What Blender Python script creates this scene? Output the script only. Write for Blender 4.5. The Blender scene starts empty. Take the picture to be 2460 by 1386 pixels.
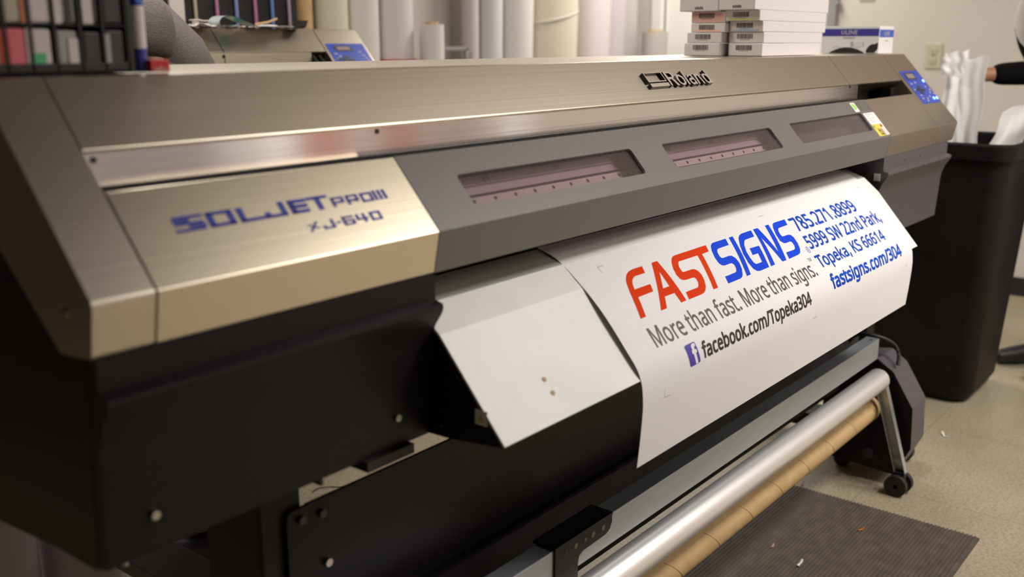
import bpy, bmesh, math, random
from math import sin, cos, pi, radians, hypot
from mathutils import Vector, Matrix
from mathutils.geometry import tessellate_polygon
random.seed(7)
SC = bpy.context.scene
COL = SC.collection
G = 1.077            # height of the printer's front crease above the floor; shapes below are measured from that crease

# ------------------------------------------------------------------ camera, exposure, light
cam_d = bpy.data.cameras.new('camera')
cam = bpy.data.objects.new('camera', cam_d); COL.objects.link(cam)
cam_d.sensor_width = 36.0; cam_d.lens = 36.0 * 2392 / 2460; cam_d.clip_start = .05
_r = Vector((.62537, -.78033, 0)); _f = Vector((.75746, .60704, -.23987)); _u = _r.cross(_f)
cam.matrix_world = Matrix(((_r.x, _u.x, -_f.x, -.4821), (_r.y, _u.y, -_f.y, -.9177), (_r.z, _u.z, -_f.z, .2517 + G), (0, 0, 0, 1)))
cam_d.dof.use_dof = True; cam_d.dof.focus_distance = 2.1; cam_d.dof.aperture_fstop = 2.8
SC.camera = cam
vs = SC.view_settings
vs.view_transform = 'Standard'; vs.look = 'None'; vs.gamma = 1.0; vs.use_curve_mapping = False
vs.exposure = -0.28
wd = bpy.data.worlds.new('world'); SC.world = wd; wd.use_nodes = True
wd.node_tree.nodes['Background'].inputs[0].default_value = (.9, .82, .72, 1)
wd.node_tree.nodes['Background'].inputs[1].default_value = 0.01
CEIL = 2.75
# ceiling troffers: (x, y, watts, along x?)
LAMPS = [(2.45, -1.35, 84, True), (3.6, -2.4, 38, True), (3.6, -3.3, 34, True), (.75, 1.2, 42, True), (4.45, 1.75, 52, True)]

def lamp_light(i, x, y, w, alongx):
    d = bpy.data.lights.new('troffer_light', 'AREA'); d.shape = 'RECTANGLE'
    d.size, d.size_y = (1.14, .54) if alongx else (.54, 1.14)
    d.energy = w; d.color = (1.0, .955, .90)
    o = bpy.data.objects.new('troffer_light', d); COL.objects.link(o); o.location = (x, y, CEIL - .035)
    return o
LIGHT_OBS = [lamp_light(i, *l) for i, l in enumerate(LAMPS)]

# ------------------------------------------------------------------ materials
def mat(name, col, rough=.5, metal=0., spec=.5, **k):
    m = bpy.data.materials.new(name); m.use_nodes = True
    b = m.node_tree.nodes['Principled BSDF']
    b.inputs['Base Color'].default_value = (*col, 1); b.inputs['Roughness'].default_value = rough
    b.inputs['Metallic'].default_value = metal; b.inputs['Specular IOR Level'].default_value = spec
    if 'emit' in k:
        b.inputs['Emission Color'].default_value = (*k['emit'], 1); b.inputs['Emission Strength'].default_value = k['es']
    return m
def N(m, t, **kw):
    n = m.node_tree.nodes.new(t)
    for a, v in kw.items(): setattr(n, a, v)
    return n
def L(m, a, b): m.node_tree.links.new(a, b)
def coords(m, scale=(1, 1, 1), rot=(0, 0, 0)):
    tc = N(m, 'ShaderNodeTexCoord'); mp = N(m, 'ShaderNodeMapping')
    mp.inputs['Scale'].default_value = scale; mp.inputs['Rotation'].default_value = rot
    L(m, tc.outputs['Object'], mp.inputs['Vector']); return mp.outputs['Vector']
def noisy(m, c1, c2, scale=8, detail=4, sc=(1, 1, 1), lo=.3, hi=.7, bump=0, bdist=.002):
    b = m.node_tree.nodes['Principled BSDF']; v = coords(m, sc)
    n = N(m, 'ShaderNodeTexNoise'); n.inputs['Scale'].default_value = scale; n.inputs['Detail'].default_value = detail
    L(m, v, n.inputs['Vector'])
    r = N(m, 'ShaderNodeValToRGB'); r.color_ramp.elements[0].position = lo; r.color_ramp.elements[1].position = hi
    r.color_ramp.elements[0].color = (*c1, 1); r.color_ramp.elements[1].color = (*c2, 1)
    L(m, n.outputs['Fac'], r.inputs['Fac']); L(m, r.outputs['Color'], b.inputs['Base Color'])
    if bump:
        bp = N(m, 'ShaderNodeBump'); bp.inputs['Strength'].default_value = bump; bp.inputs['Distance'].default_value = bdist
        L(m, n.outputs['Fac'], bp.inputs['Height']); L(m, bp.outputs['Normal'], b.inputs['Normal'])
    return m
def brushed(name, col, rough, axis='x', amt=.06, bump=.5):
    """stainless sheet with a fine grain along the sheet's length"""
    m = mat(name, col, rough, 1.0); b = m.node_tree.nodes['Principled BSDF']
    v = coords(m, (.6, 900, 900) if axis == 'x' else (600, 600, 2))
    n = N(m, 'ShaderNodeTexNoise'); n.inputs['Scale'].default_value = 1.0; n.inputs['Detail'].default_value = 1
    L(m, v, n.inputs['Vector'])
    mr = N(m, 'ShaderNodeMapRange'); mr.inputs['To Min'].default_value = rough - amt * .5; mr.inputs['To Max'].default_value = rough + amt * .5
    L(m, n.outputs['Fac'], mr.inputs['Value']); L(m, mr.outputs['Result'], b.inputs['Roughness'])
    bp = N(m, 'ShaderNodeBump'); bp.inputs['Strength'].default_value = bump; bp.inputs['Distance'].default_value = .0004
    L(m, n.outputs['Fac'], bp.inputs['Height']); L(m, bp.outputs['Normal'], b.inputs['Normal'])
    return m
M = {}
M['steel'] = brushed('brushed_steel', (.63, .56, .47), .35, bump=.2)
M['steel_cover'] = brushed('brushed_steel_cover', (.66, .59, .47), .34, bump=.14)
M['chrome'] = brushed('bright_steel', (.72, .68, .665), .10, bump=.42, amt=.02)
M['gray'] = noisy(mat('gray_paint', (.2, .18, .17), .42), (.150, .137, .132), (.162, .149, .143), 400, 2)
M['black'] = noisy(mat('black_powder_coat', (.02, .018, .02), .45, 0, .22), (.007, .0055, .006), (.011, .009, .0095), 300, 3, bump=.1, bdist=.0003)
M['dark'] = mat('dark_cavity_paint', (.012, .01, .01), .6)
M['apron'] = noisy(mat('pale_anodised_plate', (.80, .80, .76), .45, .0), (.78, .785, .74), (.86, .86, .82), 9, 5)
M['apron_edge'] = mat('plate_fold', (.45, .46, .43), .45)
M['alu'] = noisy(mat('aluminium_profile', (.38, .43, .47), .38, .7), (.36, .41, .45), (.42, .47, .51), 30, 3, (.3, 4, 4))
M['roller'] = mat('satin_aluminium', (.93, .91, .91), .36, .75)
M['zinc'] = noisy(mat('zinc_strut', (.6, .63, .63), .4, .8), (.55, .58, .58), (.66, .69, .69), 40, 3)
M['card'] = noisy(mat('kraft_cardboard', (.55, .36, .16), .7), (.50, .33, .15), (.60, .41, .20), 25, 4)
M['paper'] = mat('vinyl_white', (.85, .83, .85), .5, 0, .3)
M['red'] = mat('print_red', (.74, .050, .006), .6, 0, .04)
M['blue'] = mat('print_blue', (.014, .07, .74), .6, 0, .04)
M['blue2'] = mat('print_text_blue', (.012, .085, .56), .6, 0, .04)
M['tag'] = mat('print_gray', (.085, .062, .064), .5)
M['ink'] = mat('print_black', (.035, .02, .025), .5)
M['icon'] = mat('icon_indigo', (.06, .035, .38), .45)
M['mark'] = mat('print_mark', (.45, .40, .40), .5)
M['navy'] = mat('lettering_blue', (.022, .035, .36), .4)
M['screw'] = mat('screw_steel', (.55, .5, .47), .3, 1.)
M['bscrew'] = mat('black_screw', (.02, .015, .02), .3)
M['purple_gray'] = mat('gray_violet_plastic', (.085, .075, .085), .45)
M['rubber'] = mat('black_rubber', (.012, .011, .012), .6)
M['membrane'] = mat('panel_blue', (.03, .065, .42), .35)
M['lcd'] = mat('display_window', (.30, .24, .24), .25)
M['lcdframe'] = mat('display_frame', (.04, .04, .07), .4)
M['led'] = mat('blue_led', (.1, .2, 1), .3, emit=(.05, .12, 1), es=26)
M['labelw'] = mat('label_white', (.82, .80, .78), .5)
M['green'] = mat('label_green', (.25, .72, .05), .5)
M['yellow'] = mat('label_yellow', (.72, .58, .08), .5)
M['orange'] = mat('label_orange', (.75, .25, .05), .5)
M['pinkl'] = mat('label_pink', (.85, .62, .58), .5)
M['badge'] = mat('badge_face', (.60, .53, .47), .35, .6)
M['badge_side'] = mat('badge_side', (.03, .02, .02), .4)
M['white_plastic'] = mat('white_plastic', (.62, .58, .66), .45)
M['skin'] = noisy(mat('skin', (.45, .22, .12), .5), (.34, .15, .07), (.42, .20, .10), 12, 3)
M['hair'] = mat('dark_hair', (.025, .015, .012), .5)
M['heather'] = noisy(mat('heather_gray_jersey', (.2, .17, .165), .9), (.085, .070, .066), (.165, .14, .133), 120, 3, (1, 1, 6), bump=.25, bdist=.002)
M['denim'] = noisy(mat('dark_denim', (.04, .05, .09), .85), (.03, .04, .07), (.06, .07, .12), 200, 3)
M['blackcloth'] = mat('black_jersey', (.004, .0035, .004), .9, 0, .1)
M['whitecloth'] = noisy(mat('white_cotton', (.75, .72, .68), .9), (.70, .67, .63), (.78, .75, .71), 20, 3)
M['shoe'] = mat('black_shoe', (.012, .011, .011), .5)
M['film'] = noisy(mat('white_backing_paper', (.88, .86, .83), .6), (.85, .83, .80), (.90, .88, .86), 8, 3)
M['binblack'] = noisy(mat('black_polyethylene', (.012, .010, .011), .55, 0, .2), (.007, .0055, .006), (.013, .0105, .011), 6, 5)
M['ivory'] = mat('ivory_plate', (.55, .52, .37), .45)
M['slot'] = mat('slot_dark', (.12, .11, .08), .6)
M['boxw'] = mat('carton_white', (.68, .635, .63), .55)
M['boxend'] = mat('carton_end', (.66, .60, .55), .55)
M['boxpink'] = mat('carton_pink', (.62, .36, .31), .55)
M['salmon'] = mat('carton_salmon', (.85, .48, .38), .55)
M['lime'] = mat('carton_lime', (.55, .60, .22), .55)
M['bluestripe'] = mat('carton_blue_stripe', (.35, .42, .60), .55)
M['bars'] = mat('barcode_black', (.06, .045, .045), .6)
M['uwhite'] = mat('glove_carton_white', (.74, .73, .72), .5)
M['ublue'] = mat('glove_carton_blue', (.045, .03, .30), .45)
M['ublue2'] = mat('glove_carton_side_blue', (.06, .11, .48), .45)
M['pencil'] = mat('pale_line', (.33, .33, .45), .6)
M['rackblack'] = mat('rack_black', (.008, .006, .007), .4)

def floor_mat():
    m = mat('vinyl_floor', (.4, .35, .25), .35); b = m.node_tree.nodes['Principled BSDF']
    v = coords(m); n1 = N(m, 'ShaderNodeTexNoise'); n1.inputs['Scale'].default_value = 110; n1.inputs['Detail'].default_value = 6
    n2 = N(m, 'ShaderNodeTexNoise'); n2.inputs['Scale'].default_value = 4; n2.inputs['Detail'].default_value = 3
    L(m, v, n1.inputs['Vector']); L(m, v, n2.inputs['Vector'])
    r = N(m, 'ShaderNodeValToRGB'); e = r.color_ramp.elements; e[0].position = .33; e[1].position = .6
    e[0].color = (.34, .285, .19, 1); e[1].color = (.50, .43, .30, 1)
    L(m, n1.outputs['Fac'], r.inputs['Fac'])
    mx = N(m, 'ShaderNodeMixRGB', blend_type='MULTIPLY'); mx.inputs['Fac'].default_value = .35
    L(m, r.outputs['Color'], mx.inputs['Color1']); L(m, n2.outputs['Fac'], mx.inputs['Color2'])
    # 12 inch tile joints
    br = N(m, 'ShaderNodeTexBrick'); br.offset = 0; br.inputs['Scale'].default_value = 1
    br.inputs['Brick Width'].default_value = .61; br.inputs['Row Height'].default_value = .61; br.inputs['Mortar Size'].default_value = .0016
    br.inputs['Color1'].default_value = br.inputs['Color2'].default_value = (1, 1, 1, 1); br.inputs['Mortar'].default_value = (.72, .70, .66, 1)
    L(m, v, br.inputs['Vector'])
    m2 = N(m, 'ShaderNodeMixRGB', blend_type='MULTIPLY'); m2.inputs['Fac'].default_value = 1
    L(m, mx.outputs['Color'], m2.inputs['Color1']); L(m, br.outputs['Color'], m2.inputs['Color2'])
    L(m, m2.outputs['Color'], b.inputs['Base Color']); return m
M['floor'] = floor_mat()
M['wall'] = noisy(mat('warm_wall_paint', (.66, .60, .52), .75), (.605, .555, .495), (.635, .585, .525), 2.5, 3)
M['wall_neutral'] = noisy(mat('pale_gray_wall', (.7, .68, .67), .75), (.68, .655, .65), (.72, .70, .69), 2.5, 3)
M['added_soffit_paint'] = mat('added_dark_soffit', (.05, .04, .032), .8)
M['added_door_dark'] = mat('added_dark_brown_door', (.045, .032, .025), .5)
M['added_door_gray'] = mat('added_lilac_gray_door', (.36, .32, .34), .5)
M['added_rust_red'] = mat('added_rust_red_pilaster', (.55, .22, .18), .6)
M['wall_dim'] = noisy(mat('brown_panel_wall', (.2, .16, .12), .75), (.13, .10, .075), (.17, .135, .10), 2.5, 3)
M['ceil'] = noisy(mat('ceiling_tile', (.5, .44, .36), .85), (.45, .39, .32), (.53, .47, .39), 80, 3)
M['doorw'] = mat('white_door_paint', (.88, .86, .80), .5)
M['matm'] = noisy(mat('ribbed_rubber', (.07, .055, .045), .6), (.062, .046, .036), (.105, .080, .063), 30, 5)
M['daylight'] = mat('daylight_glass', (.8, .85, .9), .3, emit=(.85, .93, 1.0), es=7)
M['pvc'] = mat('pipe_gray', (.32, .31, .31), .5, .3)

def pane_mat(name, tint, refl=.06):
    m = bpy.data.materials.new(name); m.use_nodes = True; nt = m.node_tree; nt.nodes.clear()
    out = N(m, 'ShaderNodeOutputMaterial'); tr = N(m, 'ShaderNodeBsdfTransparent'); tr.inputs[0].default_value = (*tint, 1)
    gl = N(m, 'ShaderNodeBsdfGlossy'); gl.inputs['Roughness'].default_value = .03
    lw = N(m, 'ShaderNodeLayerWeight'); lw.inputs['Blend'].default_value = .5
    pw = N(m, 'ShaderNodeMath', operation='POWER'); L(m, lw.outputs['Facing'], pw.inputs[0]); pw.inputs[1].default_value = 5
    fr = N(m, 'ShaderNodeMath', operation='MULTIPLY_ADD'); L(m, pw.outputs[0], fr.inputs[0]); fr.inputs[1].default_value = .9; fr.inputs[2].default_value = .05
    mx = N(m, 'ShaderNodeMixShader'); L(m, fr.outputs[0], mx.inputs[0]); L(m, tr.outputs[0], mx.inputs[1]); L(m, gl.outputs[0], mx.inputs[2])
    df = N(m, 'ShaderNodeBsdfDiffuse'); df.inputs[0].default_value = (.55, .47, .50, 1)
    m2 = N(m, 'ShaderNodeMixShader'); m2.inputs[0].default_value = .08; L(m, mx.outputs[0], m2.inputs[1]); L(m, df.outputs[0], m2.inputs[2])
    L(m, m2.outputs[0], out.inputs[0]); return m
M['pane'] = pane_mat('smoky_acrylic', (.90, .84, .87))

# ------------------------------------------------------------------ mesh builder
class MB:
    def __init__(s): s.v = []; s.f = []; s.m = []; s.mats = []; s.bev = False
    def mi(s, m):
        if m not in s.mats: s.mats.append(m)
        return s.mats.index(m)
    def add(s, verts, faces, m):
        b = len(s.v); i = s.mi(m); s.v += [tuple(v) for v in verts]
        for f in faces: s.f.append([b + k for k in f]); s.m.append(i)
        return s
    def box(s, x0, x1, y0, y1, z0, z1, m, bev=0):
        if bev:
            s.bev = True; bm = bmesh.new(); bmesh.ops.create_cube(bm, size=1)
            for v in bm.verts: v.co = Vector(((x0 + x1) / 2 + v.co.x * (x1 - x0), (y0 + y1) / 2 + v.co.y * (y1 - y0), (z0 + z1) / 2 + v.co.z * (z1 - z0)))
            bmesh.ops.bevel(bm, geom=bm.edges[:], offset=bev, segments=2, affect='EDGES', profile=.5)
            return s.frombm(bm, m)
        v = [(x, y, z) for x in (x0, x1) for y in (y0, y1) for z in (z0, z1)]
        return s.add(v, [(0, 1, 3, 2), (4, 6, 7, 5), (0, 4, 5, 1), (2, 3, 7, 6), (0, 2, 6, 4), (1, 5, 7, 3)], m)
    def frombm(s, bm, m):
        bm.verts.index_update()
        s.add([v.co[:] for v in bm.verts], [[v.index for v in f.verts] for f in bm.faces], m); bm.free(); return s
    def prism(s, pts, d0, d1, m, axis='x', bev=0):
        """closed outline pts (two coordinates) swept along an axis"""
        n = len(pts); a = sum(pts[i][0] * pts[(i + 1) % n][1] - pts[(i + 1) % n][0] * pts[i][1] for i in range(n))
        if a < 0: pts = pts[::-1]
        def P(p, d): return {'x': (d, p[0], p[1]), 'y': (p[0], d, p[1]), 'z': (p[0], p[1], d)}[axis]
        if axis == 'y': d0, d1 = d1, d0
        v = [P(p, d0) for p in pts] + [P(p, d1) for p in pts]
        f = [list(range(n))[::-1], list(range(n, 2 * n))] + [[i, (i + 1) % n, n + (i + 1) % n, n + i] for i in range(n)]
        if bev:
            s.bev = True; bm = bmesh.new(); bv = [bm.verts.new(p) for p in v]; ia = 'xyz'.index(axis)
            for q in f: bm.faces.new([bv[k] for k in q])
            bmesh.ops.bevel(bm, geom=[e for e in bm.edges if abs(e.verts[0].co[ia] - e.verts[1].co[ia]) > 1e-6], offset=bev, segments=2, affect='EDGES', profile=.5, clamp_overlap=True)
            return s.frombm(bm, m)
        return s.add(v, f, m)
    def tube(s, p0, p1, r, m, seg=20, r1=None, caps=True, inner=0):
        p0 = Vector(p0); p1 = Vector(p1); r1 = r if r1 is None else r1; d = (p1 - p0).normalized()
        a = d.orthogonal().normalized(); b = d.cross(a); v = []
        for p, rr in ((p0, r), (p1, r1)): v += [p + (a * cos(2 * pi * i / seg) + b * sin(2 * pi * i / seg)) * rr for i in range(seg)]
        f = [[i, (i + 1) % seg, seg + (i + 1) % seg, seg + i] for i in range(seg)]
        if inner:
            for p in (p0, p1): v += [p + (a * cos(2 * pi * i / seg) + b * sin(2 * pi * i / seg)) * inner for i in range(seg)]
            for i in range(seg):
                j = (i + 1) % seg
                f += [[2 * seg + j, 2 * seg + i, 3 * seg + i, 3 * seg + j], [i, 2 * seg + i, 2 * seg + j, j], [seg + j, 3 * seg + j, 3 * seg + i, seg + i]]
        elif caps: f += [list(range(seg))[::-1], list(range(seg, 2 * seg))]
        return s.add(v, f, m)
    def path(s, pts, r, m, seg=8):
        """round tube through points"""
        pts = [Vector(p) for p in pts]; rings = []; up = Vector((.13, .31, .94))
        for i, p in enumerate(pts):
            d = (pts[min(i + 1, len(pts) - 1)] - pts[max(i - 1, 0)]).normalized()
            a = d.cross(up).normalized(); b = d.cross(a)
            rings.append([p + (a * cos(2 * pi * k / seg) + b * sin(2 * pi * k / seg)) * r for k in range(seg)])
        v = [q for g in rings for q in g]
        f = [[i * seg + k, i * seg + (k + 1) % seg, (i + 1) * seg + (k + 1) % seg, (i + 1) * seg + k] for i in range(len(pts) - 1) for k in range(seg)]
        f += [list(range(seg))[::-1], [(len(pts) - 1) * seg + k for k in range(seg)]]
        return s.add(v, f, m)
    def grid(s, fn, nu, nv, m):
        v = [fn(i / nu, j / nv) for i in range(nu + 1) for j in range(nv + 1)]
        f = [[i * (nv + 1) + j, (i + 1) * (nv + 1) + j, (i + 1) * (nv + 1) + j + 1, i * (nv + 1) + j + 1] for i in range(nu) for j in range(nv)]
        return s.add(v, f, m)
    def sheet(s, fn, nu, nv, m, th):
        """grid with thickness; fn gives point, thickness along -normal estimated"""
        def nrm(u, v):
            e = 1e-3; a = Vector(fn(min(u + e, 1), v)) - Vector(fn(max(u - e, 0), v)); b = Vector(fn(u, min(v + e, 1))) - Vector(fn(u, max(v - e, 0)))
            return a.cross(b).normalized()
        s.grid(fn, nu, nv, m); s.grid(lambda u, v: tuple(Vector(fn(u, v)) - nrm(u, v) * th), nu, nv, m)
        A = lambda u, v: Vector(fn(u, v)); B = lambda u, v: Vector(fn(u, v)) - nrm(u, v) * th
        for e in (lambda t: (t, 0), lambda t: (t, 1), lambda t: (0, t), lambda t: (1, t)):
            k = max(nu, nv); s.add([A(*e(i / k)) for i in range(k + 1)] + [B(*e(i / k)) for i in range(k + 1)], [[i, i + 1, k + 2 + i, k + 1 + i] for i in range(k)], m)
        return s
    def build(s, name, parent=None, smooth=35, label=None):
        me = bpy.data.meshes.new(name); me.from_pydata([(x, y, z + G) for x, y, z in s.v], [], s.f)
        for m in s.mats: me.materials.append(m)
        me.polygons.foreach_set('material_index', s.m)
        bm = bmesh.new(); bm.from_mesh(me); bmesh.ops.recalc_face_normals(bm, faces=bm.faces[:]); bm.to_mesh(me); bm.free()
        if smooth and not s.bev:
            me.polygons.foreach_set('use_smooth', [True] * len(me.polygons)); me.set_sharp_from_angle(angle=radians(smooth))
        me.update()
        o = bpy.data.objects.new(name, me); COL.objects.link(o)
        if parent: adopt(o, parent)
        if label: o['label'] = label
        return o
def adopt(o, p):
    o.parent = p; w = world_loc(p); o.matrix_parent_inverse = Matrix.Translation(-w)
def world_loc(p):
    l = Vector(p.location)
    return l if p.type == 'EMPTY' else Vector((0, 0, 0))
def thing(name, label, cat, loc=(0, 0, 0), group=None):
    o = bpy.data.objects.new(name, None); COL.objects.link(o); o.empty_display_size = .1
    o.location = (loc[0], loc[1], loc[2] + G); return tag(o, label, cat, group)
def tag(o, label, cat, group=None):
    o['label'] = label; o['category'] = cat
    if group: o['group'] = group
    return o
def struct(o): o['kind'] = 'structure'; return o
FL = -G  # floor level in crease coordinates

# ------------------------------------------------------------------ flat artwork helpers
def area(l): return sum(l[i][0] * l[(i + 1) % len(l)][1] - l[(i + 1) % len(l)][0] * l[i][1] for i in range(len(l))) / 2
def edge_strips(loops, d):
    """thin bars along an outline, to thicken lettering"""
    out = []
    for l in loops:
        for i in range(len(l)):
            p, q = Vector(l[i]), Vector(l[(i + 1) % len(l)]); t = q - p
            if t.length < 1e-9: continue
            t = t.normalized(); n = Vector((-t.y, t.x)) * d; t = t * d * .6
            out.append([[tuple(p - t - n), tuple(q + t - n), tuple(q + t + n), tuple(p - t + n)]])
    return out
def fill(mb, loops, fn, m, cuts=()):
    """triangulate loops (outer and holes) in a flat chart and lay them on a surface with fn(u, v) -> xyz"""
    pts = [p for l in loops for p in l]
    tri = tessellate_polygon([[Vector((p[0], p[1], 0)) for p in l] for l in loops])
    bm = bmesh.new(); vs_ = [bm.verts.new((p[0], p[1], 0)) for p in pts]
    for t in tri:
        try: bm.faces.new([vs_[i] for i in t])
        except ValueError: pass
    for c in cuts:
        bmesh.ops.bisect_plane(bm, geom=bm.verts[:] + bm.edges[:] + bm.faces[:], plane_co=(0, c, 0), plane_no=(0, 1, 0))
    bm.verts.index_update()
    mb.add([fn(v.co.x, v.co.y) for v in bm.verts], [[v.index for v in f.verts] for f in bm.faces], m); bm.free()
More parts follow.
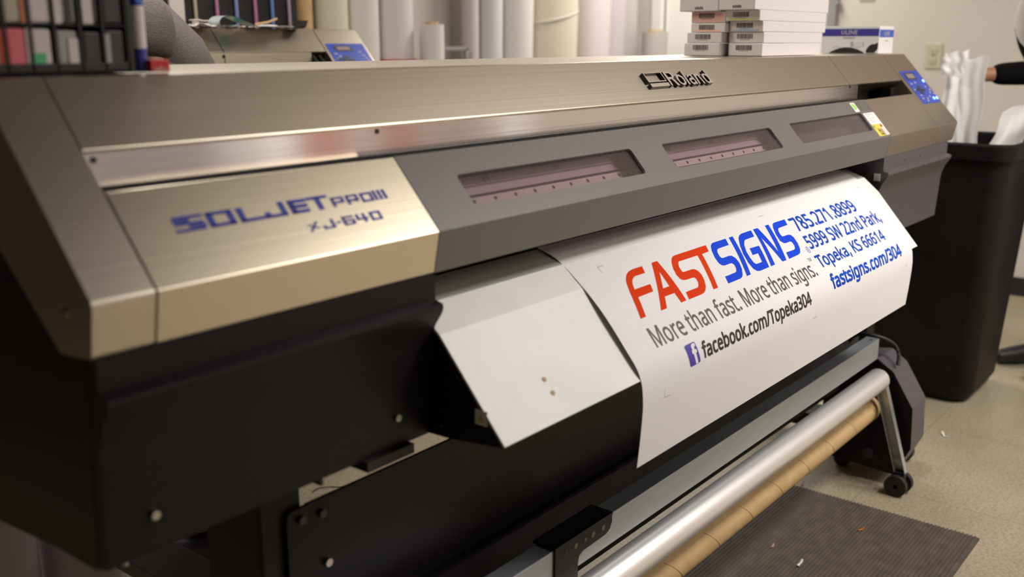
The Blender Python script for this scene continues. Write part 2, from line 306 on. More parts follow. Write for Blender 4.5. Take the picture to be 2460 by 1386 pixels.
GLY = {',':(180,[[(28,-87),(47,-3),(61,78),(124,78),(129,71),(104,-8),(71,-87)]]),'-':(216,[[(27,154),(27,206),(189,206),(189,154)]]),'.':(180,[[(89,-9),(60,1),(51,15),(48,36),(51,57),(60,71),(89,81),(119,71),(129,57),(132,36),(129,15),(119,1)]]),'/':(250,[[(7,0),(185,480),(243,480),(64,0)]]),'0':(384,[[(191,-7),(142,1),(102,22),(72,59),(50,108),(37,169),(33,240),(35,290),(40,334),(49,373),(69,422),(99,458),(140,480),(191,487),(241,480),(281,458),(312,422),(334,373),(347,313),(351,240),(349,191),(344,147),(335,108),(314,59),(284,23),(243,1)],[(191,44),(237,56),(268,92),(281,130),(289,180),(291,240),(289,300),(281,349),(268,388),(237,424),(191,437),(145,424),(115,388),(102,349),(95,300),(92,240),(95,180),(102,131),(115,93),(145,56)]]),'1':(384,[[(181,0),(181,335),(181,381),(183,418),(164,400),(142,381),(91,339),(60,379),(189,480),(238,480),(238,0)]]),'2':(384,[[(32,0),(32,49),(158,176),(219,240),(257,296),(266,324),(269,355),(263,390),(246,415),(219,431),(185,436),(152,433),(123,424),(69,390),(38,430),(102,470),(141,482),(185,486),(245,478),(291,452),(320,412),(330,359),(326,322),(314,288),(271,224),(207,155),(107,56),(107,54),(349,54),(349,0)]]),'3':(384,[[(162,-7),(92,-1),(30,19),(30,75),(95,51),(163,43),(218,49),(256,68),(277,98),(284,138),(275,176),(249,202),(206,217),(150,222),(103,222),(103,273),(150,273),(202,279),(240,298),(263,326),(271,363),(265,394),(247,417),(219,432),(183,437),(147,434),(117,425),(62,396),(33,437),(96,471),(137,483),(183,486),(248,478),(294,453),(322,415),(331,367),(324,324),(304,290),(273,267),(232,253),(232,250),(282,237),(318,214),(339,179),(346,136),(341,97),(326,62),(302,33),(266,11),(220,-2)]]),'4':(384,[[(244,0),(244,109),(14,109),(14,159),(240,482),(301,482),(301,162),(371,162),(371,109),(301,109),(301,0)],[(72,162),(244,162),(244,313),(245,372),(247,419),(244,419),(231,392),(216,367)]]),'5':(384,[[(167,-7),(97,0),(42,19),(42,75),(101,52),(167,44),(215,50),(253,69),(277,101),(285,147),(278,189),(257,219),(219,238),(165,244),(122,241),(83,234),(54,253),(72,480),(312,480),(312,426),(122,426),(111,287),(142,291),(185,294),(231,290),(270,278),(302,257),(335,213),(346,153),(341,107),(325,68),(299,36),(263,12),(219,-2)]]),'6':(384,[[(200,-7),(157,-1),(118,16),(84,45),(59,86),(47,120),(39,160),(37,205),(46,307),(59,354),(79,397),(108,434),(146,462),(195,480),(257,486),(288,485),(316,480),(316,430),(288,436),(258,438),(215,434),(181,422),(153,404),(132,380),(117,351),(106,318),(96,244),(100,244),(119,266),(143,284),(174,296),(214,300),(270,291),(314,262),(343,216),(353,154),(348,108),(334,69),(311,36),(263,4)],[(199,43),(238,50),(268,70),(288,105),(294,154),(288,195),(271,227),(242,247),(201,254),(172,251),(146,241),(126,226),(110,208),(100,187),(97,166),(108,108),(122,82),(142,61),(168,48)]]),'7':(384,[[(91,0),(288,426),(30,426),(30,480),(351,480),(351,434),(156,0)]]),'8':(384,[[(193,-7),(146,-3),(106,8),(75,27),(43,68),(33,122),(36,153),(47,179),(83,221),(132,251),(100,273),(73,299),(54,332),(48,372),(53,406),(67,434),(89,456),(118,473),(153,483),(191,486),(249,479),(295,457),(325,421),(335,371),(332,344),(323,321),(289,283),(244,254),(298,222),(336,181),(347,155),(351,124),(340,70),(308,29),(258,2)],[(194,277),(253,312),(271,337),(277,369),(271,399),(253,421),(226,434),(191,439),(157,434),(130,421),(112,399),(106,369),(109,347),(118,328),(150,299)],[(192,40),(235,46),(267,63),(286,90),(293,124),(286,156),(265,182),(233,203),(192,222),(181,226),(142,206),(114,183),(96,155),(91,122),(97,90),(116,63),(147,46)]]),'9':(384,[[(129,-7),(98,-5),(69,0),(69,50),(128,42),(171,46),(205,57),(233,75),(254,99),(269,128),(280,161),(289,235),(285,235),(267,214),(243,196),(211,183),(171,179),(115,189),(72,217),(43,263),(34,324),(38,371),(53,411),(76,443),(106,467),(143,481),(187,486),(230,480),(269,463),(302,434),(328,393),(340,359),(347,320),(349,275),(340,173),(327,125),(307,82),(279,46),(240,17),(191,-1)],[(184,226),(214,229),(240,239),(261,254),(276,272),(286,292),(289,314),(278,371),(264,397),(244,418),(218,432),(187,437),(149,430),(119,409),(99,374),(92,325),(98,284),(115,252),(143,232)]]),'E':(373,[[(65,0),(65,480),(333,480),(333,426),(126,426),(126,277),(321,277),(321,224),(126,224),(126,53),(333,53),(333,0)]]),'I':(227,[[(27,0),(27,35),(83,48),(83,431),(27,445),(27,480),(200,480),(200,445),(144,431),(144,48),(200,35),(200,0)]]),'K':(415,[[(65,0),(65,480),(126,480),(126,243),(167,289),(208,334),(338,480),(408,480),(218,271),(416,0),(345,0),(175,229),(126,186),(126,0)]]),'L':(352,[[(65,0),(65,480),(126,480),(126,54),(335,54),(335,0)]]),'M':(609,[[(65,0),(65,480),(154,480),(302,87),(305,87),(455,480),(544,480),(544,0),(484,0),(484,295),(486,364),(489,420),(486,420),(326,0),(277,0),(119,420),(116,420),(120,364),(121,291),(121,0)]]),'N':(510,[[(65,0),(65,480),(135,480),(391,83),(394,83),(392,115),(390,162),(389,209),(389,480),(445,480),(445,0),(375,0),(118,398),(116,398),(119,340),(121,268),(121,0)]]),'O':(524,[[(263,-7),(216,-3),(174,7),(139,24),(96,61),(65,111),(52,150),(44,193),(41,241),(44,288),(52,331),(65,370),(96,419),(139,456),(174,473),(216,483),(263,487),(309,484),(349,473),(384,456),(427,420),(458,370),(472,331),(481,288),(484,240),(481,193),(472,150),(458,110),(427,61),(384,24),(349,7),(308,-3)],[(263,46),(312,51),(352,69),(382,98),(403,137),(416,184),(420,240),(416,297),(403,344),(382,382),(352,411),(313,428),(263,434),(214,428),(174,411),(143,382),(122,344),(109,297),(105,240),(109,184),(122,137),(143,98),(173,69),(213,51)]]),'P':(406,[[(65,0),(65,480),(192,480),(249,475),(295,463),(329,443),(361,398),(372,338),(368,300),(354,264),(330,233),(294,208),(245,192),(181,187),(126,187),(126,0)],[(126,238),(174,238),(234,244),(276,261),(301,290),(310,336),(302,376),(280,405),(242,422),(187,428),(126,428)]]),'R':(417,[[(65,0),(65,480),(197,480),(252,476),(296,464),(329,446),(361,403),(372,343),(369,308),(358,279),(342,256),(322,239),(276,215),(408,0),(337,0),(221,198),(126,198),(126,0)],[(126,249),(197,249),(248,255),(283,272),(303,301),(310,340),(303,381),(281,407),(245,422),(194,427),(126,427)]]),'S':(368,[[(166,-7),(91,-1),(34,16),(34,74),(94,54),(169,46),(216,51),(249,66),(270,91),(277,123),(267,163),(232,192),(164,222),(110,246),(72,276),(48,314),(40,364),(45,400),(60,429),(83,454),(114,471),(151,483),(193,486),(266,479),(326,459),(307,408),(253,426),(192,433),(153,428),(124,414),(107,392),(101,363),(111,323),(144,294),(206,267),(278,233),(303,214),(322,191),(333,163),(337,128),(326,72),(291,29),(256,9),(215,-3)]]),'T':(373,[[(156,0),(156,426),(7,426),(7,480),(366,480),(366,426),(217,426),(217,0)]]),'U':(491,[[(243,-7),(188,-1),(143,15),(107,42),(81,78),(66,121),(60,171),(60,480),(121,480),(121,169),(129,117),(152,78),(191,54),(246,46),(303,54),(341,80),(363,120),(370,169),(370,480),(430,480),(430,169),(425,122),(410,80),(384,44),(348,16),(301,-1)]]),'W':(624,[[(135,0),(8,480),(71,480),(146,187),(160,127),(169,73),(179,130),(194,190),(279,480),(341,480),(429,188),(445,127),(455,73),(465,127),(479,187),(553,480),(616,480),(488,0),(427,0),(334,314),(323,353),(314,388),(310,409),(303,372),(287,312),(196,0)]]),'X':(393,[[(3,0),(162,250),(13,480),(80,480),(197,291),(316,480),(379,480),(231,251),(391,0),(322,0),(195,208),(66,0)]]),'a':(376,[[(144,-7),(100,0),(63,19),(39,52),(31,100),(41,148),(73,183),(106,200),(150,210),(203,215),(265,217),(265,238),(260,277),(245,301),(222,314),(190,318),(136,310),(89,291),(71,335),(126,357),(193,366),(251,359),(291,337),(314,300),(322,245),(322,0),(279,0),(268,51),(265,51),(241,25),(216,7),(185,-3)],[(158,41),(200,47),(234,66),(256,98),(264,144),(264,176),(211,174),(154,167),(118,152),(98,130),(92,99),(97,73),(110,55),(132,44)]]),'b':(413,[[(228,-7),(189,-3),(158,9),(134,26),(116,46),(111,46),(99,0),(57,0),(57,510),(116,510),(116,386),(115,344),(113,312),(116,312),(134,333),(158,351),(189,362),(228,366),(288,354),(335,319),(358,283),(372,237),(376,180),(372,123),(358,77),(335,40),(288,5)],[(219,42),(261,51),(291,78),(309,121),(315,181),(304,256),(272,302),(218,317),(169,309),(138,284),(122,242),(116,182),(116,179),(122,121),(138,78),(169,51)]]),'c':(322,[[(201,-7),(156,-2),(117,13),(83,38),(58,73),(42,120),(37,178),(42,238),(59,286),(85,322),(119,347),(160,362),(206,367),(259,361),(300,347),(282,298),(244,310),(204,315),(145,300),(110,254),(98,179),(105,121),(124,79),(156,53),(201,44),(253,50),(294,65),(294,13),(254,-2)]]),'d':(413,[[(185,-7),(124,5),(77,40),(55,76),(41,123),(37,179),(41,236),(55,283),(78,319),(125,355),(185,367),(223,363),(254,351),(297,314),(301,314),(299,339),(297,367),(297,510),(356,510),(356,0),(308,0),(300,48),(297,48),(278,27),(254,9),(223,-3)],[(194,42),(243,50),(274,74),(292,113),(298,168),(298,179),(292,238),(275,282),(244,309),(193,318),(152,308),(122,280),(104,235),(98,178),(104,121),(122,78),(152,51)]]),'e':(378,[[(210,-7),(162,-2),(120,14),(85,40),(59,76),(42,122),(37,177),(42,232),(57,279),(81,316),(112,344),(151,361),(196,367),(239,362),(276,347),(305,322),(327,290),(340,250),(345,204),(345,169),(98,169),(107,115),(129,76),(165,52),(213,44),(274,50),(328,69),(328,17),(274,-1)],[(99,216),(283,216),(277,257),(262,290),(234,311),(195,318),(158,312),(129,291),(109,259)]]),'f':(231,[[(73,0),(73,314),(10,314),(10,342),(73,362),(73,383),(81,443),(104,483),(141,506),(190,514),(229,510),(260,502),(244,455),(220,462),(191,465),(165,460),(147,446),(136,420),(132,383),(132,360),(223,360),(223,314),(132,314),(132,0)]]),'g':(413,[[(195,-161),(145,-159),(102,-151),(65,-138),(65,-84),(103,-100),(148,-109),(198,-112),(240,-105),(271,-85),(291,-53),(298,-11),(298,3),(298,27),(300,48),(297,48),(268,17),(231,-1),(185,-7),(123,6),(76,42),(54,79),(41,125),(37,179),(41,233),(54,278),(76,316),(123,354),(185,367),(219,363),(249,353),(275,336),(298,312),(301,312),(309,360),(356,360),(356,-6),(352,-53),(338,-92),(317,-122),(286,-144),(245,-157)],[(194,42),(241,49),(273,71),(292,109),(298,165),(298,179),(292,243),(273,285),(240,309),(193,317),(153,308),(123,281),(104,237),(98,179),(104,120),(123,77),(153,50)]]),'h':(415,[[(57,0),(57,510),(116,510),(116,361),(113,310),(117,310),(137,334),(164,352),(195,362),(229,366),(287,358),(328,335),(352,294),(361,234),(361,0),(302,0),(302,230),(282,295),(222,317),(171,309),(139,283),(122,242),(116,186),(116,0)]]),'i':(173,[[(87,420),(62,429),(55,441),(52,457),(55,474),(62,486),(87,495),(111,486),(119,474),(122,457),(119,441),(111,429)],[(57,0),(57,360),(116,360),(116,0)]]),'k':(358,[[(57,0),(57,510),(116,510),(116,244),(115,216),(113,185),(116,185),(128,201),(144,221),(158,238),(273,360),(343,360),(197,206),(353,0),(281,0),(156,168),(116,132),(116,0)]]),'m':(628,[[(57,0),(57,360),(105,360),(113,311),(117,311),(137,336),(162,353),(192,363),(223,367),(273,360),(310,340),(333,306),(336,306),(358,333),(386,352),(418,363),(452,367),(505,359),(543,335),(566,295),(574,234),(574,0),(515,0),(515,232),(497,296),(442,317),(397,309),(367,287),(350,250),(345,199),(345,0),(286,0),(286,232),(268,296),(212,317),(166,309),(137,283),(121,242),(116,187),(116,0)]]),'n':(415,[[(57,0),(57,360),(105,360),(113,311),(117,311),(138,336),(165,353),(197,363),(230,367),(287,359),(328,335),(352,295),(361,234),(361,0),(302,0),(302,230),(282,295),(222,317),(171,309),(139,283),(122,242),(116,187),(116,0)]]),'o':(406,[[(202,-7),(157,-1),(117,15),(84,42),(58,79),(42,125),(37,181),(42,236),(57,282),(82,318),(116,345),(156,361),(204,367),(250,361),(290,345),(324,318),(349,282),(365,236),(370,181),(365,126),(350,79),(325,42),(291,15),(250,-1)],[(203,42),(251,52),(283,80),(303,123),(309,181),(303,238),(283,281),(251,308),(203,317),(155,308),(123,281),(104,238),(98,181),(104,123),(123,80),(156,52)]]),'p':(413,[[(57,-161),(57,360),(105,360),(113,311),(116,311),(135,333),(158,351),(189,363),(228,367),(288,355),(335,320),(358,284),(372,238),(376,181),(372,124),(358,78),(335,41),(288,5),(228,-7),(190,-3),(159,9),(116,46),(112,46),(115,17),(116,-13),(116,-161)],[(219,42),(249,47),(273,60),(291,82),(305,110),(315,181),(309,237),(291,280),(261,308),(218,317),(171,309),(140,286),(123,247),(116,192),(116,181),(122,122),(138,78),(169,51)]]),'r':(277,[[(57,0),(57,360),(105,360),(112,294),(115,294),(135,322),(160,345),(190,361),(225,367),(247,366),(267,363),(260,308),(241,312),(221,313),(194,309),(169,298),(147,280),(131,256),(120,226),(116,192),(116,0)]]),'s':(321,[[(148,-7),(83,-1),(35,16),(35,70),(87,50),(149,41),(188,45),(214,55),(229,72),(234,94),(227,118),(200,140),(146,164),(86,191),(48,223),(38,244),(34,271),(44,312),(72,342),(115,360),(169,367),(231,360),(284,343),(264,296),(216,312),(165,318),(133,315),(110,307),(95,293),(91,275),(99,249),(129,229),(183,206),(242,180),(279,147),(288,126),(291,99),(282,53),(253,20),(207,0)]]),'t':(242,[[(167,-7),(115,3),(94,16),(77,37),(65,66),(62,105),(62,314),(11,314),(11,343),(62,366),(86,443),(121,443),(121,360),(225,360),(225,314),(121,314),(121,106),(125,77),(137,57),(155,46),(177,42),(205,44),(228,49),(228,4),(201,-4)]]),' ':(174,[])}
def text_loops(s, x0, x1, base, cap, bold=0, up=1):
    """lettering between x0 and x1; up = -1 where the chart's second axis runs downwards"""
    x = 0; out = []; ext = []
    for c in s:
        adv, ls = GLY[c]
        for l in ls: ext += [x + p[0] for p in l]
        out.append((x, ls)); x += adv
    a, b = min(ext), max(ext); k = (x1 - x0) / (b - a); res = []
    for ox, ls in out:
        if not ls: continue
        # split a glyph into outer loops with their holes
        big = max(ls, key=lambda l: abs(area(l))); sg = area(big) > 0
        ls2 = list(ls)
        outs = [l for l in ls if (area(l) > 0) == sg]; holes = [l for l in ls if (area(l) > 0) != sg]
        for o in outs:
            xs = [p[0] for p in o]; ys = [p[1] for p in o]
            hs = [h for h in holes if min(xs) <= h[0][0] <= max(xs) and min(ys) <= h[0][1] <= max(ys)]
            for g in [[o] + hs] + (edge_strips([o] + hs, bold) if bold else []):
                res.append([[(x0 + (ox + p[0] - a) * k, base + up * p[1] * cap / 480) for p in l] for l in g])
    return res
STROKES = {  # block capitals as bars in a unit cell
 'S': [((0, 1), (1, 1)), ((0, 1), (0, .5)), ((0, .5), (1, .5)), ((1, .5), (1, 0)), ((0, 0), (1, 0))],
 'O': [((0, 0), (1, 0)), ((0, 1), (1, 1)), ((0, 0), (0, 1)), ((1, 0), (1, 1))], '0': [((0, 0), (1, 0)), ((0, 1), (1, 1)), ((0, 0), (0, 1)), ((1, 0), (1, 1))],
 'L': [((0, 1), (0, 0)), ((0, 0), (1, 0))], 'J': [((1, 1), (1, 0)), ((0, 0), (1, 0)), ((0, 0), (0, .25))],
 'E': [((0, 0), (0, 1)), ((0, 1), (1, 1)), ((0, .5), (.9, .5)), ((0, 0), (1, 0))], 'T': [((0, 1), (1, 1)), ((.5, 1), (.5, 0))],
 'P': [((0, 0), (0, 1)), ((0, 1), (1, 1)), ((1, 1), (1, .42)), ((0, .42), (1, .42))],
 'R': [((0, 0), (0, 1)), ((0, 1), (1, 1)), ((1, 1), (1, .42)), ((0, .42), (1, .42)), ((.55, .42), (1, 0))],
 'I': [((.5, 0), (.5, 1))], 'X': [((0, 0), (1, 1)), ((0, 1), (1, 0))], '-': [((.3, .5), (.7, .5))],
 '6': [((0, 0), (0, 1)), ((0, 1), (1, 1)), ((0, .5), (1, .5)), ((1, .5), (1, 0)), ((0, 0), (1, 0))],
 '4': [((0, 1), (0, .4)), ((0, .4), (1, .4)), ((.75, 1), (.75, 0))]}
def stroke_loops(ch, x0, x1, y0, y1, tx, ty):
    res = []
    for (a, b) in STROKES[ch]:
        X = lambda t: x0 + tx / 2 + t * (x1 - x0 - tx); Y = lambda t: y0 + ty / 2 + t * (y1 - y0 - ty)
        p = Vector((X(a[0]), Y(a[1]))); q = Vector((X(b[0]), Y(b[1])))
        if abs(a[0] - b[0]) < 1e-6: xa = p.x; res.append([[(xa - tx / 2, min(p.y, q.y) - ty / 2), (xa + tx / 2, min(p.y, q.y) - ty / 2), (xa + tx / 2, max(p.y, q.y) + ty / 2), (xa - tx / 2, max(p.y, q.y) + ty / 2)]])
        elif abs(a[1] - b[1]) < 1e-6: ya = p.y; res.append([[(min(p.x, q.x) - tx / 2, ya - ty / 2), (max(p.x, q.x) + tx / 2, ya - ty / 2), (max(p.x, q.x) + tx / 2, ya + ty / 2), (min(p.x, q.x) - tx / 2, ya + ty / 2)]])
        else: res.append([[(p.x - tx / 2, p.y - ty / 2), (p.x + tx / 2, p.y - ty / 2), (q.x + tx / 2, q.y + ty / 2), (q.x - tx / 2, q.y + ty / 2)]])
    return res

# ------------------------------------------------------------------ the room
XL, XR, YF, YB = -2.6, 5.3, -4.2, 2.75
CZ = CEIL - G
struct(MB().box(XL - .1, XR + .1, YF - .1, YB + .1, FL - .1, FL, M['floor']).build('floor', smooth=0))
struct(MB().box(XL - .1, XR + .1, YF - .1, YB + .1, CZ, CZ + .1, M['ceil']).build('ceiling', smooth=0))
struct(MB().box(XL - .1, XR + .1, YB, YB + .1, FL, CZ, M['wall']).build('wall_back', smooth=0))
struct(MB().box(XL - .1, XL, YF, YB, FL, CZ, M['wall_dim']).build('wall_left', smooth=0))
WX0, WX1, WZ0, WZ1 = 3.66, 3.80, FL + .35, FL + 2.1
w = MB(); w.box(XL - .1, WX0, YF - .1, YF, FL, CZ, M['wall_neutral']); w.box(WX1, XR + .1, YF - .1, YF, FL, CZ, M['wall_neutral']); w.box(WX0, WX1, YF - .1, YF, FL, WZ0, M['wall_neutral']); w.box(WX0, WX1, YF - .1, YF, WZ1, CZ, M['wall_neutral'])
struct(w.build('wall_front', smooth=0))
wn = MB(); wn.box(WX0, WX1, YF - .09, YF - .08, WZ0, WZ1, M['daylight']); wo = struct(wn.build('added_window_1', smooth=0))  # unseen slim window, added where the bright streak in the steel points
f = MB(); f.box(WX0, WX0 + .04, YF - .08, YF + .01, WZ0, WZ1, M['doorw']); f.box(WX1 - .04, WX1, YF - .08, YF + .01, WZ0, WZ1, M['doorw']); f.box(WX0, WX1, YF - .08, YF + .01, WZ0, WZ0 + .04, M['doorw']); f.box(WX0, WX1, YF - .08, YF + .01, WZ1 - .04, WZ1, M['doorw']); f.build('window_frame', wo, 0)
# right wall, with the opening for the door
DY0, DY1, DZ1 = 1.36, 2.50, FL + 2.08
SY0, SY1 = -3.52, -3.40
w = MB(); w.box(XR, XR + .1, YF, SY0, FL, CZ, M['wall']); w.box(XR, XR + .1, SY1, DY0, FL, CZ, M['wall']); w.box(XR, XR + .1, SY0, SY1, FL, FL + .35, M['wall']); w.box(XR, XR + .1, SY0, SY1, FL + 2.1, CZ, M['wall']); w.box(XR, XR + .1, DY1, YB, FL, CZ, M['wall']); w.box(XR, XR + .1, DY0, DY1, DZ1, CZ, M['wall'])
struct(w.build('wall_right', smooth=0))
door = struct(MB().box(XR + .03, XR + .07, DY0 + .02, DY1 - .03, FL + .01, DZ1 - .01, M['doorw'], .003).build('door_1'))
k = MB(); k.tube((XR + .03, DY0 + .10, FL + .95), (XR - .02, DY0 + .10, FL + .95), .012, M['screw']); k.tube((XR - .03, DY0 + .10, FL + .95), (XR - .03, DY0 + .21, FL + .95), .009, M['screw']); k.build('door_handle', door)
k = MB()
for z in (.25, 1.05, 1.78): k.tube((XR + .02, DY1 - .035, FL + z), (XR + .02, DY1 - .035, FL + z + .09), .008, M['screw'])
k.build('door_hinge', door)
t_ = MB(); t_.box(XR - .012, XR + .03, DY1 - .02, DY1 + .05, FL, DZ1 + .05, M['doorw']); t_.box(XR - .012, XR + .03, DY0 - .0, DY0 + .02, DZ1 - .02, DZ1 + .05, M['doorw']); t_.box(XR - .012, XR + .03, DY0, DY1, DZ1 - .01, DZ1 + .05, M['doorw'])
struct(t_.build('trim_1', smooth=0))
t_ = MB(); t_.box(XR - .03, XR + .02, DY0 - .035, DY0 + .02, FL, DZ1 + .05, M['pvc'], .003); t_.box(XR - .045, XR - .02, DY0 - .05, DY0 - .03, .46, .49, M['pvc'])
struct(t_.build('trim_2', smooth=0))
struct(MB().box(XR - .012, XR, YF, DY0 - .04, FL, FL + .10, M['dark']).build('baseboard_right', smooth=0))
struct(MB().box(XL, XR, YB - .012, YB, FL, FL + .10, M['dark']).build('baseboard_back', smooth=0))
wo = struct(MB().box(XR + .08, XR + .09, SY0, SY1, FL + .35, FL + 2.1, M['daylight']).build('added_window_2', smooth=0))  # second unseen window, added for the other streak in the steel
f = MB()
for y in (SY0, SY1 - .03): f.box(XR - .01, XR + .08, y, y + .03, FL + .35, FL + 2.1, M['doorw'])
f.box(XR - .01, XR + .08, SY0, SY1, FL + .35, FL + .38, M['doorw']); f.box(XR - .01, XR + .08, SY0, SY1, FL + 2.07, FL + 2.1, M['doorw']); f.build('window_frame', wo, 0)
d2 = struct(MB().box(XR - .045, XR, -1.0, .08, FL, FL + 2.1, M['added_door_dark'], .003).build('added_door_2')); MB().tube((XR - .046, -.85, FL + 1), (XR - .085, -.85, FL + 1), .02, M['screw']).build('door_knob', d2)  # unseen dark slab with knob, added to darken the steel's right end
d3 = struct(MB().box(-2.45, -.35, YB - .045, YB, FL, FL + 2.2, M['added_door_dark'], .003).build('added_door_3')); MB().tube((-1.35, YB - .046, FL + 1), (-1.35, YB - .085, FL + 1), .02, M['screw']).build('door_knob', d3)  # out of view; added so the left end cover reflects something dark
d4 = struct(MB().box(2.35, 3.25, YF, YF + .045, FL, FL + 2.1, M['added_door_gray'], .003).build('added_door_4')); MB().tube((3.15, YF + .046, FL + 1), (3.15, YF + .085, FL + 1), .02, M['screw']).build('door_knob', d4)  # out of view; added to vary what the recess panel reflects
struct(MB().box(3.95, 4.25, YF, YF + .06, FL, CZ, M['added_rust_red']).build('added_pilaster_3', smooth=0)); struct(MB().box(4.7, 4.95, YF, YF + .06, FL, CZ, M['added_rust_red']).build('added_pilaster_4', smooth=0))  # unseen red uprights, added for reddish reflections in the recess panel
struct(MB().box(XL, 1.05, YF, .45, CZ - .2, CZ, M['added_soffit_paint']).build('added_soffit', smooth=0))  # unseen dark ceiling drop, added to darken reflections in the left hood
# ceiling troffers
for i, (x, y, w_, ax) in enumerate(LAMPS):
    a, b = (.62, .32) if ax else (.32, .62)
    t = thing('ceiling_light', 'recessed white fluorescent ceiling troffer, ' + ['in front of the middle of the large printer', 'between the large printer and the front wall', 'nearest the front wall', 'behind the left end of the large printer', 'in front of the standing rolls'][i], 'ceiling light', (x, y, CZ))
    f = MB(); f.box(x - a, x + a, y - b, y - b + .04, CZ - .03, CZ, M['whitecloth']); f.box(x - a, x + a, y + b - .04, y + b, CZ - .03, CZ, M['whitecloth'])
    f.box(x - a, x - a + .04, y - b, y + b, CZ - .03, CZ, M['whitecloth']); f.box(x + a - .04, x + a, y - b, y + b, CZ - .03, CZ, M['whitecloth']); f.build('light_frame', t, 0)
    adopt(LIGHT_OBS[i], t)

# ------------------------------------------------------------------ the large printer
EY, EZ, NY, NZ = .66602, .74594, -.74594, .66602
def sl(x, v, off=0): return (x, v * EY + off * NY, v * EZ + off * NZ)
PR = thing('wide_format_printer', 'long brushed steel and black wide-format printer filling the picture, with a white banner coming out', 'printer', (1.49, .3, FL))
RID = (.192, .2150); RIM = (.1225, .1372); CT = (.0861, .0964); LIP = (.0116, -.0597)
hood = MB().prism([RIM, RID, (.57, .2165), (.61, .17), (.61, .10), (.20, .10), (.128, .1325)], .0725, 2.3275, M['steel'], bev=.0025).build('hood', PR, 40)
MB().prism([RIM, RID, (.57, .2165), (.61, .17), (.61, .10), (.20, .10), (.128, .1325)], 2.330, 2.7695, M['steel'], bev=.0025).build('hood', PR, 40)
# recessed bright strip below the hood edge
ch = MB().box(.0725, 2.396, .1235, .1265, .045, .134, M['chrome']).build('recess_panel', PR, 0)
for x, z in ((.0835, .1265), (.5106, .129), (2.3335, .1305)):
    MB().tube((x, .1236, z), (x, .1222, z), .0038, M['bscrew'], 12).build('screw', ch)
MB().box(.0725, 2.396, .1215, .1236, .045, .0965, M['dark']).build('gap_shade', ch, 0)  # dark strip standing in for the shade in the gap under the panel
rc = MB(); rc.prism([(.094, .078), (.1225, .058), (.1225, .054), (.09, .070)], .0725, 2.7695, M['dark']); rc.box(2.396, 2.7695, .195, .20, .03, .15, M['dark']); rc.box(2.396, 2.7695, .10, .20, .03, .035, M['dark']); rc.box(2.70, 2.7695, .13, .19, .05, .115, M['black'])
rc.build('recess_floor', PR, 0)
MB().prism([(0.58, .075), (.60, .075), (.64, .12), (.62, .12)], .17, .19, M['dark'], 'y').build('latch', PR)
# dark core of the machine (carries everything)
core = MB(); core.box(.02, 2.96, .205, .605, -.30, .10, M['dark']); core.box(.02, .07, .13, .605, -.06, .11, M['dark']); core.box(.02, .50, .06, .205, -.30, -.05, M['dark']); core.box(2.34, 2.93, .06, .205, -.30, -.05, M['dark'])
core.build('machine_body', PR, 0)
# end cover with control module, both ends
endp = [LIP, (0, 0), RID, (.40, .2165), (.1856, .0318), (.0741, -.0651)]
ec = MB().prism(endp, 0, .0705, M['steel'], bev=.0035).build('end_cover', PR, 40)
MB().tube((-.0002, .0553, -.0167), (-.003, .0553, -.0167), .005, M['screw'], 14).build('screw', ec)
MB().prism([(.0741, -.0651), (.1856, .0318), (.40, .2145), (.605, .2145), (.605, -.315), (.42, -.33), (.28, -.324), (.050, -.306), (.045, -.25), (.040, -.16), (.035, -.127), (.030, -.0605)], .003, .02, M['black']).build('side_panel', PR, 40)
endr = [LIP, (0, 0), RID, (.57, .2165), (.61, .17), (.61, -.06)]
cm = MB().prism(endr, 2.7725, 2.985, M['steel'], bev=.0025).build('control_module', PR, 40)
# nameplate cover on the left and the steel cover on the right
covp = [CT, (0, 0), LIP, (.05, -.0597), (.095, .0800)]
nc = MB().prism(covp, .0735, .5035, M['steel_cover'], bev=.002).build('nameplate_cover', PR, 40, label='brushed steel cover with blue lettering')
let = MB()
lf = lambda u, v: sl(u, v, .0004)
def word(mb, w_, x0, x1, y0, y1, m, gap, tx, ty):
    n = len(w_); p = (x1 - x0 + gap) / n
    for i, c in enumerate(w_):
        a = x0 + i * p; b = a + p - gap
        for lp in stroke_loops(c, a, b, y0, y1, tx, ty): fill(mb, lp, lf, m)
for i in range(5):   # the striped first letter
    y = .0640 + i * .0043
    ends = ((.1275, .167), (.1465, .169), (.1295, .1675), (.1285, .1500), (.130, .169))[i]
    fill(let, [[(ends[0], y), (ends[1], y), (ends[1], y + .0037), (ends[0], y + .0037)]], lf, M['navy'])
word(let, 'OL', .1725, .2500, .0640, .0848, M['navy'], .006, .0085, .0044)
word(let, 'J', .2500, .2830, .0640, .0848, M['navy'], 0, .0085, .0044)
for y in (.0640, .0716, .0792): fill(let, [[(.289, y), (.3165, y), (.3175, y + .0052), (.289, y + .0052)]], lf, M['navy'])
word(let, 'T', .3185, .3525, .0640, .0848, M['navy'], 0, .0085, .0044)
fill(let, [[(.289, .064), (.298, .064), (.298, .0844), (.289, .0844)]], lf, M['navy'])
word(let, 'PRO', .3555, .4265, .0648, .0790, M['navy'], .004, .0048, .0031)
word(let, 'III', .4275, .4520, .0648, .0800, M['navy'], .001, .0055, .0034)
word(let, 'XJ', .2985, .3415, .0355, .0488, M['navy'], .004, .0050, .0030)
word(let, '-', .344, .353, .0355, .0488, M['navy'], 0, .0045, .0032)
word(let, '640', .3555, .4225, .0355, .0490, M['navy'], .004, .0050, .0030)
let.build('lettering', nc, 0, label='blue printed model lettering')
MB().prism(covp, 2.3455, 2.7705, M['steel'], bev=.002).build('side_cover', PR, 40, label='brushed steel cover beside the control module')
